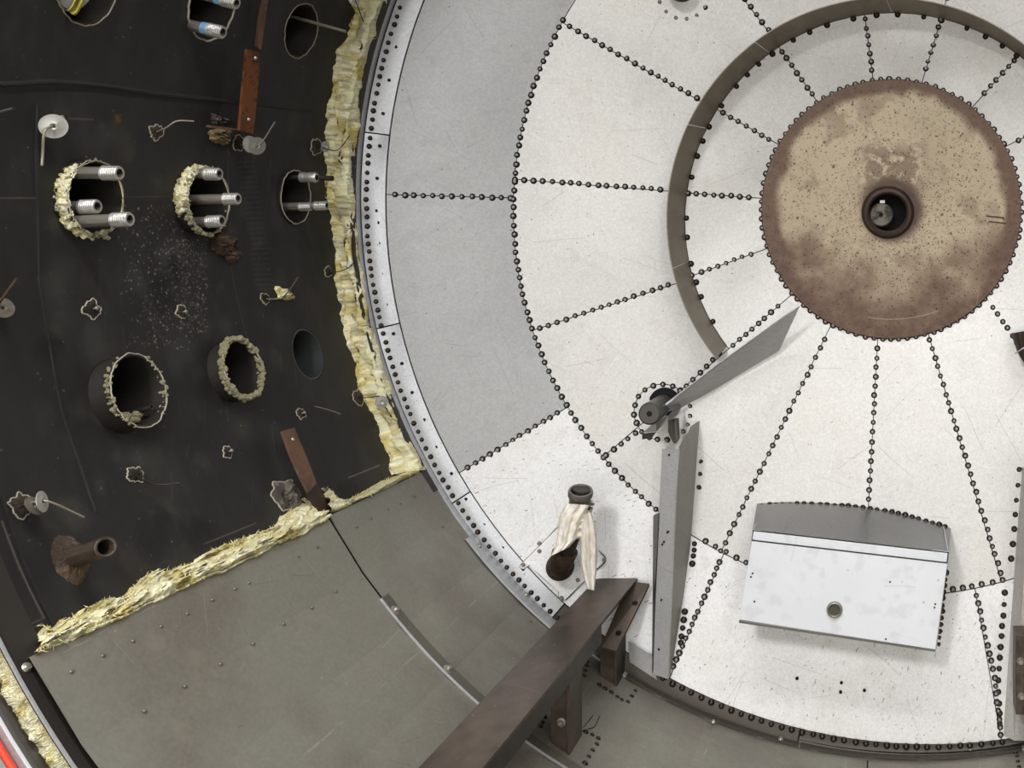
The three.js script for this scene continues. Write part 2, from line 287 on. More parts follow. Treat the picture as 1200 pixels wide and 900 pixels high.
function panel(ta, tb, A0, B0, A1, B1, material, name = 'wall_panel', lift = 0, gap = .55) { // seams A0-B0 and A1-B1, counter-clockwise
  const a0 = phiOf(ta, A0), b0 = phiOf(tb, B0); let a1 = phiOf(ta, A1), b1 = phiOf(tb, B1);
  while (a1 < a0) a1 += 2 * Math.PI; while (b1 < b0) b1 += 2 * Math.PI;
  const ra = ringAt(ta)[2], rb = ringAt(tb)[2], len = Math.max(10, rb - ra), ox = rnd(9), oy = rnd(9), rot = rnd(6.28), bulge = rnd(-.004, .004), tl = rnd(-.006, .006);
  const fn = (s, t) => {
    const tt = lerp(gap / len, 1 - gap / len, t), ga = gap / ra / Math.max(.05, a1 - a0), gb = gap / rb / Math.max(.05, b1 - b0);
    const p = ringPx(ta, lerp(a0, a1, lerp(ga, 1 - ga, s))), q = ringPx(tb, lerp(b0, b1, lerp(gb, 1 - gb, s)));
    const u = lerp(p[0], q[0], tt), v = lerp(p[1], q[1], tt);
    const z = lerp(ringAt(ta)[3], ringAt(tb)[3], tt);
    return at(u, v, z + lift + bulge * Math.sin(Math.PI * s) * Math.sin(Math.PI * t) + tl * (s - .5) * Math.sin(Math.PI * t));
  };
  const ns = Math.max(6, Math.ceil((b1 - b0) * rb / 26)), c = Math.cos(rot), s_ = Math.sin(rot);
  const g = slab(fn, ns, 8, .003, zHat, (q) => [(q.x * c - q.y * s_) + ox, (q.x * s_ + q.y * c) + oy]);
  return add(wall, name, g, material);
}
const INNER = [ // disc -> band seams
  [[920, 352], [853, 409.6]], [[890, 294], [808, 324]], [[888, 232], [805, 226]], [[910, 168], [843, 130]], [[957, 118], [916, 60]], [[1023, 92], [1013, 16]],
  [[1082, 90], [1103, 22]], [[1147, 116], [1193, 66]], [[1185, 168], [1245, 140]], [[1197, 240], [1290, 255]], [[1157, 350], [1212, 432]]];
const MIDDLE = [ // band -> mid ring seams
  [[853, 409.6], [705, 537]], [[787, 333], [622, 388]], [[778, 222], [603, 210]], [[820, 117], [662, 28]], [[903, 38], [785, -115]], [[1012, 2], [985, -205]],
  [[1110, 2], [1140, -200]], [[1193, 60], [1400, -50]], [[1290, 255], [1507, 250]], [[1212, 432], [1370, 560]]];
const LOWER = [[[1157, 350], [1370, 560]], [[1088, 392], [1174, 684]], [[1028, 402], [1012, 697]], [[968, 392], [842, 652]], [[920, 352], [705, 537]]];
const OUTER = [[[657, 482], [542, 552]], [[603, 232], [456, 228]], [[700, -40], [540, -110]], [[985, -205], [960, -380]], [[1300, -140], [1390, -330]], [[1507, 250], [1730, 240]], [[1370, 560], [1520, 710]], [[1143, 692], [1174, 872]], [[845, 655], [786, 792]], [[657, 482], [542, 552]]];
const ccwPairs = (list, fn, mk) => { for (let i = 0; i + 1 < list.length; i++) fn(list[i + 1], list[i], i); };
// INNER is listed clockwise from lower left over the top, so each panel runs from entry i+1 back to entry i
ccwPairs(INNER, (a, b) => panel(1, 2, a[0], a[1], b[0], b[1], mat.alumIn));
ccwPairs(MIDDLE, (a, b) => panel(2, 3, a[0], a[1], b[0], b[1], mat.alumIn));
ccwPairs(LOWER, (a, b, i) => {
  const split = i < 0; panel(1, 2, a[0], a[0], b[0], b[0], mat.alumIn).removeFromParent();
  // lower petals run from the disc to the mid ring in one piece
  const a0 = phiOf(1, a[0]), b0 = phiOf(3, a[1]); let a1 = phiOf(1, b[0]), b1 = phiOf(3, b[1]);
  while (a1 < a0) a1 += 2 * Math.PI; while (b1 < b0) b1 += 2 * Math.PI;
  const ox = rnd(9), oy = rnd(9), bulge = rnd(-.004, .004);
  const fn = (s, t) => {
    const tt = lerp(.003, .997, t), p = ringPx(1, lerp(a0, a1, lerp(.008, .992, s))), q = ringPx(3, lerp(b0, b1, lerp(.003, .997, s)));
    const u = lerp(p[0], q[0], tt), v = lerp(p[1], q[1], tt);
    return at(u, v, wallZ(u, v) + bulge * Math.sin(Math.PI * s) * Math.sin(Math.PI * t));
  };
  add(wall, 'wall_panel', slab(fn, 12, 16, .003, zHat, (q) => [q.x + ox, q.y + oy]), mat.alumIn);
});
ccwPairs(OUTER, (a, b, i) => panel(3, 4, a[0], a[1], b[0], b[1], i === 1 || i === 2 || i === 0 ? mat.alumOut : mat.alumLow));
// the rim strip in segments between joints
const JOINT = [[545, 580], [463, 380], [445, 157], [480, -60]].map((p) => [p, p]);
const rimSeg = (a, b, m, n = 'rim_strip') => panel(4, 5, a, a, b, b, m, n, .004, .8);
rimSeg([445, 157], [463, 380], mat.rim); rimSeg([463, 380], [545, 580], mat.rim); rimSeg([530, -110], [445, 157], mat.rim); rimSeg([545, 580], [655, 715], mat.rim);
rimSeg([655, 715], [935, 868], mat.footSteel); rimSeg([935, 868], [1520, 710], mat.footSteel); rimSeg([1520, 710], [1720, 200], mat.rim); rimSeg([1720, 200], [1300, -370], mat.rim); rimSeg([1300, -370], [530, -110], mat.rim);
// the plate behind the panels, which shows dark in the open seams
{
  const g = gridGeo((s, t) => { const [u, v] = ringPx(lerp(.2, 5.6, t), s * 2 * Math.PI); return at(u, v, ringAt(lerp(.2, 5.6, t))[3] - .012); }, 96, 20);
  g.computeVertexNormals(); add(wall, 'backing_plate', g, mat.backing);
}

// rivets
const rivetGeo = (() => {
  const g = new THREE.LatheGeometry([[.0106, -.002], [.0100, .0012], [.0068, .0018], [.0060, .0042], [.0042, .0062], [0, .0068]].map((p) => new THREE.Vector2(...p)), 10);
  g.rotateX(Math.PI / 2); const p = g.attributes.position, c = [];
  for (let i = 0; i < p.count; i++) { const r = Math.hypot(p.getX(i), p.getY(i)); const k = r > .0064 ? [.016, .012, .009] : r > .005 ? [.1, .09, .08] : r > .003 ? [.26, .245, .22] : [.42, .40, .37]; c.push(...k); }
  g.setAttribute('color', new THREE.Float32BufferAttribute(c, 3)); return g;
})();
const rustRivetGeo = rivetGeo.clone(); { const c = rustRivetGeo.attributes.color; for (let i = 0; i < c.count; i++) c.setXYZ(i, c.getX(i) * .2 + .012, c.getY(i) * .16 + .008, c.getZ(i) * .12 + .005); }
const rivets = [];
const along = (pts, step, f, jit = 1.2) => { let carry = step * .4; for (let k = 0; k + 1 < pts.length; k++) { const [x0, y0] = pts[k], [x1, y1] = pts[k + 1], L = Math.hypot(x1 - x0, y1 - y0); let d = carry; while (d < L) { f(x0 + (x1 - x0) * d / L + rnd(-.5, .5), y0 + (y1 - y0) * d / L + rnd(-.5, .5)); d += step + rnd(-jit, jit); } carry = d - L; } };
const arcPts = (t, p0, p1, n = 40) => { const a = phiOf(t, p0); let b = phiOf(t, p1); while (b < a) b += 2 * Math.PI; return Array.from({ length: n + 1 }, (_, i) => ringPx(t, lerp(a, b, i / n))); };
const circ = (cx, cy, r, n = 48, a0 = 0, a1 = 6.2832) => Array.from({ length: n + 1 }, (_, i) => [cx + r * Math.cos(lerp(a0, a1, i / n)), cy + r * Math.sin(lerp(a0, a1, i / n))]);
const seenPt = (u, v) => u > -30 && u < 1480 && v > -200 && v < 920;
const rv = (pts, step = 10.6, o = {}) => along(pts, step, (u, v) => { if (seenPt(u, v)) rivets.push({ u, v, h: 0, ...o }); });
rv(circ(1044.5, 245, 152.5, 90), 10.4);
rv(circ(776, 483, 33), 11); rv(circ(801, -8, 30), 13);
rv(arcPts(3, [662, 20], [772, 604])); rv([[822, 632], [880, 662]], 13); rv([[1112, 692], [1185, 678]], 12);
rv([[889, 593], [940, 591], [1000, 594], [1050, 601], [1113, 619]], 8.4, { rust: 1, h: .006 }); rv([[1109, 668], [1105, 700], [1100, 758]], 8, { rust: 1 });
for (const [a, b] of INNER) rv([a, b].map((p, i) => (i ? p : [lerp(p[0], b[0], .08), lerp(p[1], b[1], .08)])), 10.3);
for (const [a, b] of MIDDLE.slice(1)) rv([a, b], 10.6);
rv([[846, 411], [795, 462]], 11); rv([[748, 505], [705, 537]], 11);
rv([[968, 394], [842, 652]], 11.4); rv([[1028, 404], [1018, 590]], 10.6); rv([[1088, 394], [1174, 676]], 11); rv([[845, 655], [786, 788]], 9.2); rv([[1143, 694], [1165, 790], [1173, 862]], 9.6);
rv([[603, 232], [460, 228]], 11.2); rv([[657, 482], [545, 550]], 10.6);
rv([[821, 535], [819, 577]], 15, { rust: 1 }); rv([[814, 634], [811, 666]], 8, { rust: 1 }); rv([[803, 713], [797, 757]], 9, { rust: 1 }); rv([[764, 770], [763, 790], [772, 798]], 6, { rust: 1 }); rv([[781, 780], [780, 796]], 6, { rust: 1 });
rv([[1195, 543], [1184, 668]], 18, { rust: 1 }); rv([[1178, 690], [1170, 790], [1172, 860]], 13, { rust: 1 });
rv(arcPts(4.76, [462, 2], [655, 722], 60), 10.2, { h: .006, rust: 1, sc: .8 });
rv(arcPts(4.2, [735, 780], [1180, 870], 40), 12.5, { h: .006, rust: 1 });
along(arcPts(2, [1200, 70], [852, 400], 60), 24, (u, v) => { if (seenPt(u, v)) rivets.push({ u: u + (1046 - u) * .008, v: v + (259 - v) * .008, h: 0, rust: 1 }); }, 9);
rivets.sort((a, b) => Math.hypot(a.u - 940, a.v - 420) - Math.hypot(b.u - 940, b.v - 420));
const restRivets = [];
rivets.forEach((r, i) => {
  const p = wallAt(r.u, r.v, .001 + r.h), g = r.rust ? rustRivetGeo : rivetGeo, sc = rnd(.74, .96) * (r.sc || 1);
  if (i < 300) { const m = new THREE.Mesh(g, mat.rivet); m.name = 'rivet'; m.position.copy(p.sub(wall.position)); m.scale.setScalar(sc); m.castShadow = m.receiveShadow = true; wall.add(m); }
  else { const q = g.clone(); q.scale(sc, sc, sc); q.translate(p.x, p.y, p.z); restRivets.push(q); }
});
add(wall, 'rivet_row', mergeGeometries(restRivets), mat.rivet).userData.kind = 'stuff';
for (const [cx, cy, r] of [[776, 483, 33], [801, -8, 30]]) add(wall, 'seam_ring', tube(circ(cx, cy, r, 40).slice(0, 40).map(([u, v]) => wallAt(u, v, .0005)), .0012, 80, 5, true), mat.backing);
// small drilled holes and screws in the wall
{
  const list = [];
  for (const [u, v] of [[464, 55], [456, 94], [449, 133], [445, 171], [442, 209], [441, 247], [443, 261], [444, 285], [447, 321], [453, 357], [461, 391], [471, 426], [483, 460], [497, 492], [511, 524], [529, 555], [546, 585], [567, 615], [589, 642], [613, 667], [934, 795], [1013, 809], [986, 800], [985, 811], [986, 680]]) { const g = new THREE.CylinderGeometry(.0048, .0048, .003, 10); g.rotateX(Math.PI / 2); const p = wallAt(u, v, .0055); g.translate(p.x, p.y, p.z); list.push(g); }
  add(wall, 'screw_hole', mergeGeometries(list), mat.black).userData.kind = 'stuff';
}

// ---------------------------------------------------------------- the dark shell of the drum with its port holes
const shell = structure('wall_left'); shell.position.set(0, AY, .5);
const PORT = [ // base centre in the photograph, hole radius in metres, sleeve standing proud
  { u: 97, v: 232, r: .073, h: .026, key: 'a' }, { u: 229, v: 236, r: .075, h: .03, key: 'b' }, { u: 344, v: 231, r: .071, h: .006, key: 'c' }, { u: 353, v: 36, r: .072, h: 0, key: 'd' }, { u: 248, v: 8, r: .077, h: 0, key: 'e' },
  { u: 103, v: -16, r: .075, h: .0, key: 'f' }, { u: 138, v: 464, r: .074, h: .042, key: 'g' }, { u: 267, v: 436, r: .070, h: .036, key: 'h' }, { u: 361, v: 415, r: .069, h: 0, key: 'i' }];
for (const p of PORT) { p.p = onCyl(p.u, p.v, R2); p.n = inward(p.p); }
{
  const prof = [[R2, Z0], [R2 + .012, Z0], [R2 + .012, 1.395], [R2, 1.395], [R2, Z0]].map((q) => new THREE.Vector2(...q));
  const g = new THREE.LatheGeometry(prof, 220); g.rotateX(Math.PI / 2); g.scale(1, 1, 1);
  { const p = g.attributes.position; for (let i = 0; i < p.count; i++) p.setXYZ(i, p.getX(i) + AX, p.getY(i) + AY, p.getZ(i)); }
  g.computeBoundingBox(); if (g.boundingBox.max.z < .5) throw new Error('shell direction');
  let b = new Brush(g); b.updateMatrixWorld(); const ev = new Evaluator(); ev.attributes = ['position', 'normal', 'uv']; ev.useGroups = false;
  for (const p of PORT) { const c = new THREE.CylinderGeometry(p.r, p.r, .16, 40); c.applyQuaternion(new THREE.Quaternion().setFromUnitVectors(V3(0, 1, 0), p.n)); c.translate(p.p.x, p.p.y, p.p.z); const k = new Brush(c); k.updateMatrixWorld(); b = ev.evaluate(b, k, SUBTRACTION); }
  let s = b.geometry.index ? b.geometry.toNonIndexed() : b.geometry; const p = s.attributes.position, uv = new Float32Array(p.count * 2), nn = new Float32Array(p.count * 3);
  for (let i = 0; i < p.count; i++) { const q = V3(p.getX(i), p.getY(i), p.getZ(i)); uv[2 * i] = (thOf(q) - TH0) / (TH1 - TH0); uv[2 * i + 1] = (q.z - Z0) / (Z1 - Z0); }
  s.setAttribute('uv', new THREE.BufferAttribute(uv, 2));
  const clean = new THREE.BufferGeometry(); clean.setAttribute('position', p.clone()); clean.setAttribute('uv', s.attributes.uv); clean.setAttribute('normal', s.attributes.normal.clone());
  add(shell, 'shell_plate', clean, mat.shell);
  const back = new THREE.CircleGeometry(R2 + .012, 96); back.translate(AX, AY, Z0 + .001); add(shell, 'shell_back', back, mat.black);
  // laps and weld seams of the plates
  const seamTube = (pts, r) => tube(pts.map(([u, v]) => onCyl(u, v, R2)), r, 60, 6);
  add(shell, 'weld_seam', seamTube([[43, 122], [44, 240], [46, 330], [57, 400], [72, 480], [92, 540], [112, 600]], .0022), mat.shell);
  add(shell, 'weld_seam', seamTube([[0, 575], [20, 640], [45, 700], [62, 735]], .003), mat.shell);
  add(shell, 'weld_seam', seamTube([[0, 100], [60, 97], [110, 100], [180, 110], [262, 119], [365, 131]], .003), mat.shell);
}

// ---------------------------------------------------------------- the steel floor: liner sheets on the drum's lower half
const floor = structure('floor'); floor.position.set(0, AY - R1, .7);
const thTop = (z) => lerp(3.648, 3.633, (z - .07) / 1.325);
const inDir = (q) => inward(q);
const FACET = .098;                               // the sheets are folded in flat facets, their creases running along the drum
const sheet = (z0, z1, ta, tb, R, m, name = 'floor_sheet') => add(floor, name, toCreasedNormals(slab((s, t) => { const z = lerp(z0, z1, t), a = ta === null ? thTop(z) : ta, n = Math.round((tb - a) / FACET), th = lerp(a, tb, s), w = (tb - a) / n, mid = a + (Math.min(n - 1, Math.floor(s * n + 1e-6)) + .5) * w; return cyl(th, z, (R + .0012) * Math.cos(w / 2) / Math.cos(th - mid)); }, Math.round((tb - (ta === null ? 3.64 : ta)) / FACET) * 2, 6, .003, inDir, (q) => [thOf(q) * R1 * .9, q.z * .9]), .05), m);
const ZH = .535;
sheet(ZH + .007, 1.392, null, 4.62, R1, mat.floor); sheet(.018, ZH - .006, null, 4.62, R1 + .001, mat.floor);
sheet(ZH + .006, 1.392, 4.622, 5.77, R1, mat.floor); sheet(.018, ZH - .006, 4.622, 5.77, R1 + .001, mat.floor);
sheet(ZH - .05, ZH + .05, 3.66, 5.77, R1 + .008, mat.darkSteel, 'joint_backing');
// the batten over the hoop joint, with its bolts
{
  const th0 = thOf(onCyl(447, 701, R1)), th1 = 4.32;
  const bt = thing('batten_strip', 'narrow curved grey batten bolted over the hoop joint between the floor sheets', 'batten', cyl((th0 + th1) / 2, ZH, R1));
  add(bt, 'strip', slab((s, t) => cyl(lerp(th0, th1, s), lerp(ZH - .022, ZH + .012, t), R1 - .005), 40, 2, .006, inDir, (q) => [thOf(q) * R1, q.z]), mat.batten = M({ map: TX.floor, color: 0xb4b2ac, metalness: .45, roughness: .5 }));
  add(bt, 'strip_edge', slab((s, t) => cyl(lerp(th0, th1, s), lerp(ZH + .012, ZH + .0145, t), R1 - .006), 40, 1, .005, inDir), mat.rim, 'bright bare edge');
  for (const [u, v] of [[463, 715], [525, 784], [585, 838]]) { const p = onCyl(u, v, R1 - .006), n = inward(p); add(bt, 'bolt', lathe([[0, .008], [.005, .008], [.007, .005], [.0075, .001], [.012, 0], [.012, -.003]].reverse(), p, n, 12), mat.screw); }
}
// edge bars between floor and end wall, and the ring lip above them
const lip = structure('trim_1'); lip.position.set(0, AY, .05);
{
  const th = (u, v) => thOf(onCyl(u, v, R1));
  add(lip, 'ring_lip', slab((s, t) => cyl(lerp(2.2, 3.69, s), lerp(.004, .05, t), R1 - .001), 60, 2, .004, inDir, (q) => [thOf(q), q.z]), mat.darkSteel);
  add(lip, 'ring_edge', slab((s, t) => cyl(lerp(2.2, 5.8, s), lerp(.002, .022, t), R1 - .004), 120, 1, .012, inDir, (q) => [thOf(q), q.z]), mat.rim);
  add(lip, 'ring_lip', slab((s, t) => cyl(lerp(5.8, 2.2 + 2 * Math.PI, s), lerp(.004, .05, t), R1 - .001), 60, 2, .004, inDir, (q) => [thOf(q), q.z]), mat.darkSteel);
  const bar = (a, b, z1, m) => { add(lip, 'edge_bar', slab((s, t) => cyl(lerp(a, b, s), lerp(.012, z1, t), R1 - .009), 40, 1, .006, inDir, (q) => [thOf(q), q.z]), m); };
  bar(th(551, 628), th(657, 724), .058, mat.rim); bar(th(735, 790), th(935, 880), .03, mat.footSteel); bar(th(936, 880), th(1198, 880), .03, mat.footSteel);
  const sc = [];
  for (const [u, v] of [[562, 640], [617, 697], [752, 794], [836, 846], [915, 866], [952, 866], [1042, 876], [1137, 878]]) { const p = onCyl(u, v, R1 - .009), n = inward(p); const g = lathe([[0, .006], [.005, .005], [.008, 0]].reverse(), p, n, 10); add(lip, 'screw', g, mat.screw); }
  // annular plate closing the gap between the lip and the shell
  const rg = new THREE.RingGeometry(R1 - .01, R2 + .002, 160, 1); rg.translate(AX, AY, 0); add(lip, 'end_flange', rg, mat.backing);
}
// screws in the floor sheets and the rows of weld spots in front of the wall
{
  const sc = [], sg = rivetGeo;
  for (const [u, v] of [[84, 787], [121, 768], [156, 751], [189, 734], [220, 719], [249, 703], [276, 690], [170, 833], [217, 804], [259, 778], [297, 754], [333, 731], [366, 712], [394, 693], [292, 683], [350, 652], [372, 641], [418, 617], [435, 607], [455, 597], [469, 590], [486, 582], [485, 581], [519, 617], [622, 728]]) {
    const p = onCyl(u, v, R1 - .0012), n = inward(p); const g = lathe([[0, .003], [.002, .0022], [.0034, .001], [.004, 0]].reverse(), p, n, 8); sc.push(g);
  }
  add(floor, 'screw_row', mergeGeometries(sc), mat.sheetScrew).userData.kind = 'stuff';
  const spot = (u, v) => { const p = onCyl(u, v, R1), n = inward(p), m = new THREE.Mesh(rustRivetGeo, mat.rivet); m.name = 'weld_spot'; m.quaternion.setFromUnitVectors(V3(0, 0, 1), n); m.scale.setScalar(rnd(.55, .8)); m.position.copy(p.sub(floor.position)); floor.add(m); };
  along([[700, 800], [735, 824], [748, 804]], 8, spot); along([[640, 838], [632, 852]], 6, spot); along([[684, 856], [703, 866], [684, 897]], 8, spot); along([[1190, 880], [1196, 905]], 5, spot); along([[688, 772], [684, 795]], 6, spot);
  const mark = (pts) => add(floor, 'weld_mark', tube(pts.map(([u, v]) => onCyl(u, v, R1 - .0005)), .0012, 20, 5), mat.darkSteel);
  mark([[684, 852], [689, 846], [695, 838]]); mark([[689, 854], [696, 852], [703, 839]]);
}

// ---------------------------------------------------------------- the mouth of the drum
const mouth = structure('trim_2'); mouth.position.set(0, AY, 1.41);
{
  add(mouth, 'mouth_channel', slab((s, t) => cyl(lerp(2.3, 5.9, s), lerp(1.35, 1.414, t), R1 + .014), 120, 2, .004, inDir), mat.darkSteel);
  add(mouth, 'mouth_edge', slab((s, t) => cyl(lerp(2.3, 5.9, s), lerp(1.4125, 1.417, t), R1 + .0105), 120, 1, .003, inDir), mat.rim);
  add(mouth, 'mouth_channel', slab((s, t) => cyl(lerp(5.9, 2.3 + 2 * Math.PI, s), lerp(1.35, 1.417, t), R1 + .014), 120, 2, .01, inDir), mat.darkSteel);
  const ring = (r0, r1, z, m, n) => add(mouth, n, slab((s, t) => cyl(s * 2 * Math.PI, z, lerp(r0, r1, t)), 160, 1, .02, zHat), m);
  ring(R1 + .056, R1 + .064, 1.417, mat.stubIron, 'jacket_edge'); ring(R1 + .0635, R1 + .066, 1.421, mat.white, 'jacket_lip'); ring(R1 + .0655, 1.744, 1.416, mat.rim, 'jacket_plate');
  const bl = onCyl(31, 782, R1 + .013), nb = inward(bl); add(mouth, 'screw', lathe([[0, .005], [.005, .005], [.008, 0]].reverse(), bl, nb, 10), mat.screw);
}
{ const c = thing('red_cable', 'red cable lying along the outer edge of the drum mouth, lower left corner', 'cable', cyl(3.7, 1.424, R1 + .082)); add(c, 'cable_sheath', tube(Array.from({ length: 30 }, (_, i) => cyl(lerp(3.45, 3.95, i / 29), 1.4235, R1 + .082)), .0052, 60, 8), mat.cable); }

// ---------------------------------------------------------------- mineral wool
const h3 = (a, b, o) => { let s = 0, w = 1; for (let k = 0; k < 4; k++) { s += w * (vn(a, b, 4096, o + k) - .5); a *= 2.1; b *= 2.1; w *= .58; } return s; };
function resample(pts, n) { const L = [0]; for (let i = 1; i < pts.length; i++) L.push(L[i - 1] + Math.hypot(pts[i][0] - pts[i - 1][0], pts[i][1] - pts[i - 1][1])); const T = L[L.length - 1]; return Array.from({ length: n + 1 }, (_, k) => { const d = T * k / n; let i = 1; while (i < L.length - 1 && L[i] < d) i++; const f = (d - L[i - 1]) / (L[i] - L[i - 1] || 1); return [lerp(pts[i - 1][0], pts[i][0], f), lerp(pts[i - 1][1], pts[i][1], f)]; }); }
function woolStrip(label, Lp, Rp, RL, RR, hump, off, fibres, rough = 1) {
  const n = Math.max(30, Math.round(Lp.reduce((s, p, i) => s + (i ? Math.hypot(p[0] - Lp[i - 1][0], p[1] - Lp[i - 1][1]) : 0), 0) / 1.6)), m = 18;
  const A = resample(Lp, n), B = resample(Rp, n), pts = [];
  for (let j = 0; j <= m; j++) for (let i = 0; i <= n; i++) {
    const s = (j - 1) / (m - 2), e = Math.min(1, Math.max(0, s));
    const ja = h3(i * .07, e * 1.6, off) * 7 * rough, jb = h3(i * .1, 9.1 + e * 2, off + 5) * 3 * rough;
    const dx = B[i][0] - A[i][0], dy = B[i][1] - A[i][1], l = Math.hypot(dx, dy) || 1;
    const u = lerp(A[i][0] + dx / l * ja, B[i][0] + dx / l * jb, e), v = lerp(A[i][1] + dy / l * ja, B[i][1] + dy / l * jb, e);
    const R = lerp(RL, RR, sstep(0, .7, e)), p = onCyl(u, v, R), nn = inward(p);
    const calm = 1 - .75 * e * e * e;
    let h = hump * Math.sin(Math.PI * (.12 + .8 * e)) + (h3(i * .036, j * .6, off + 11) * .02 + h3(i * .12, j * 1.2, off + 15) * .012) * rough * calm + (1 - calm) * .003;
    if (j === 0 || j === m) h = -(R2 - R) * 1 - .002;
    pts.push(p.addScaledVector(nn, h));
  }
  const mid = pts[Math.floor(pts.length / 2)].clone(), w = thing('mineral_wool', label, 'insulation', mid, undefined);
  const g = gridGeo((s, t) => pts[Math.round(t * m) * (n + 1) + Math.round(s * n)].clone(), n, m, (q, s, t) => [s * n * .0075, t * .22]);
  g.computeVertexNormals();
  add(w, 'wool_core', g, mat.wool);
  const list = [];
  for (let k = 0; k < fibres; k++) {
    const i = Math.floor(rnd(1, n - 1)), j = rnd() < .45 ? Math.floor(rnd(1, 4)) : Math.floor(rnd(1, m - 1)), p = pts[j * (n + 1) + i], nn = inward(p);
    const d = V3(rnd(-1, 1), rnd(-1, 1), rnd(-1, 1)).addScaledVector(nn, .5).normalize(), l = rnd(.004, .013);
    const c = new THREE.ConeGeometry(rnd(.0006, .0016), l, 4); c.applyQuaternion(new THREE.Quaternion().setFromUnitVectors(V3(0, 1, 0), d)); c.translate(p.x + d.x * l * .4, p.y + d.y * l * .4, p.z + d.z * l * .4); list.push(c);
  }
  if (list.length) add(w, 'wool_fibre', mergeGeometries(list), mat.fibre).userData.kind = 'stuff';
  return w;
}
woolStrip('long yellow mineral wool strip standing along the curved rim of the end wall', [[424, -25], [417, 8], [404, 45], [391, 85], [387, 112], [386, 150], [381, 180], [385, 220], [389, 270], [394, 320], [404, 380], [417, 432], [424, 460], [442, 495], [455, 535], [462, 556]],
  [[456, -25], [450, 8], [434, 62], [422, 120], [417, 180], [416, 215], [418, 290], [426, 335], [436, 378], [450, 425], [470, 488], [485, 520], [494, 536], [498, 552]], R2 - .004, R1 + .006, .008, 500, 700);
woolStrip('long ragged yellow mineral wool along the upper edge of the large floor sheet', [[34, 746], [60, 735], [95, 720], [130, 705], [160, 685], [185, 672], [215, 660], [250, 648], [290, 634], [320, 615], [340, 598], [355, 584], [368, 590]],
  [[38, 768], [80, 752], [120, 735], [160, 716], [200, 698], [240, 680], [280, 662], [320, 643], [350, 630], [378, 614], [384, 608]], R2 - .004, R1 + .004, .012, 520, 900, 1.3);
woolStrip('short yellow mineral wool tuft between the brown rib and the small floor sheet', [[378, 572], [388, 580], [398, 587], [410, 587], [424, 579], [440, 566], [462, 556], [480, 548]],
  [[386, 600], [394, 599], [404, 595], [416, 589], [430, 583], [446, 575], [466, 566], [490, 555]], R2 - .004, R1 + .004, .008, 560, 300, .8);
{ // the wool packed in the drum mouth
  const pts = [], n = 240, m = 8;
  const w = thing('mineral_wool', 'yellow mineral wool packed in the rim of the drum mouth, lower left corner', 'insulation', cyl(3.8, 1.41, R1 + .03));
  const g = gridGeo((s, t) => cyl(lerp(3.35, 4.1, s), 1.402 + .008 * Math.sin(Math.PI * t) + h3(s * 60, t * 3, 600) * .01 + h3(s * 200, t * 9, 610) * .005, lerp(R1 + .019, R1 + .0565, t)), 300, 10, (q, s, t) => [s * 9, t * .25]); g.computeVertexNormals();
  add(w, 'wool_core', g, mat.wool);
}

// ---------------------------------------------------------------- things on the end wall
{ // centre plate
  const c = wallAt(1044.5, 245), R = 150.5 * (D - c.z) / F, o = thing('centre_disc', 'large round rusty tan steel plate with a hub opening in its middle', 'plate', c.clone().add(V3(0, 0, .004)));
  const hc = at(1040.5, 249, c.z), hr = 22.5 * (D - c.z) / F;
  const sh = new THREE.Shape(); sh.absarc(0, 0, R, 0, Math.PI * 2); const ho = new THREE.Path(); ho.absarc(hc.x - c.x, hc.y - c.y, hr, 0, Math.PI * 2, true); sh.holes.push(ho);
  const g = new THREE.ExtrudeGeometry(sh, { depth: .008, bevelEnabled: true, bevelSize: .002, bevelThickness: .002, curveSegments: 72 });
  const p = g.attributes.position, uv = g.attributes.uv; for (let i = 0; i < p.count; i++) uv.setXY(i, .5 + p.getX(i) / R / 2, .5 + p.getY(i) / R / 2);
  g.translate(c.x, c.y, c.z + .004); add(o, 'disc_plate', g, mat.disc);
  add(o, 'hub_ring', lathe([[hr - .001, -.12], [hr - .001, .03], [hr + .004, .034], [hr + .013, .032], [hr + .016, .022], [hr + .022, .014], [hr + .03, .012]], V3(hc.x, hc.y, c.z), V3(0, 0, 1), 40), mat.castIron, 'dark rusty hub ring');
  const sp = at(1032.5, 251.5, c.z + .0), s = thing('drive_shaft', 'grey steel shaft end with a centre hole inside the hub of the rusty disc', 'shaft', V3(sp.x, sp.y, c.z - .2));
  const q = 14 * (D - c.z) / F;
  add(s, 'shaft_body', lathe([[0, -.012], [.006, -.010], [.0068, 0], [q - .004, 0], [q, -.003], [q, -.22]].reverse(), V3(sp.x, sp.y, c.z - .005), V3(0, 0, 1), 32), M({ map: TX.pipe, color: 0x8c877e, metalness: .4, roughness: .55 }));
  add(s, 'centre_hole', lathe([[0, 0], [.0072, 0]], V3(sp.x, sp.y, c.z - .0045), V3(0, 0, 1), 16), mat.black);
  add(s, 'shaft_key', bx(sp.x - .004, sp.x + .012, sp.y + q - .002, sp.y + q + .008, c.z - .1, c.z - .004, .001), mat.collar);
  const back = new THREE.CylinderGeometry(hr + .01, hr + .01, .004, 32); back.rotateX(Math.PI / 2); back.translate(hc.x, hc.y, c.z - .12);
  add(o, 'hub_back', back, mat.black);
}
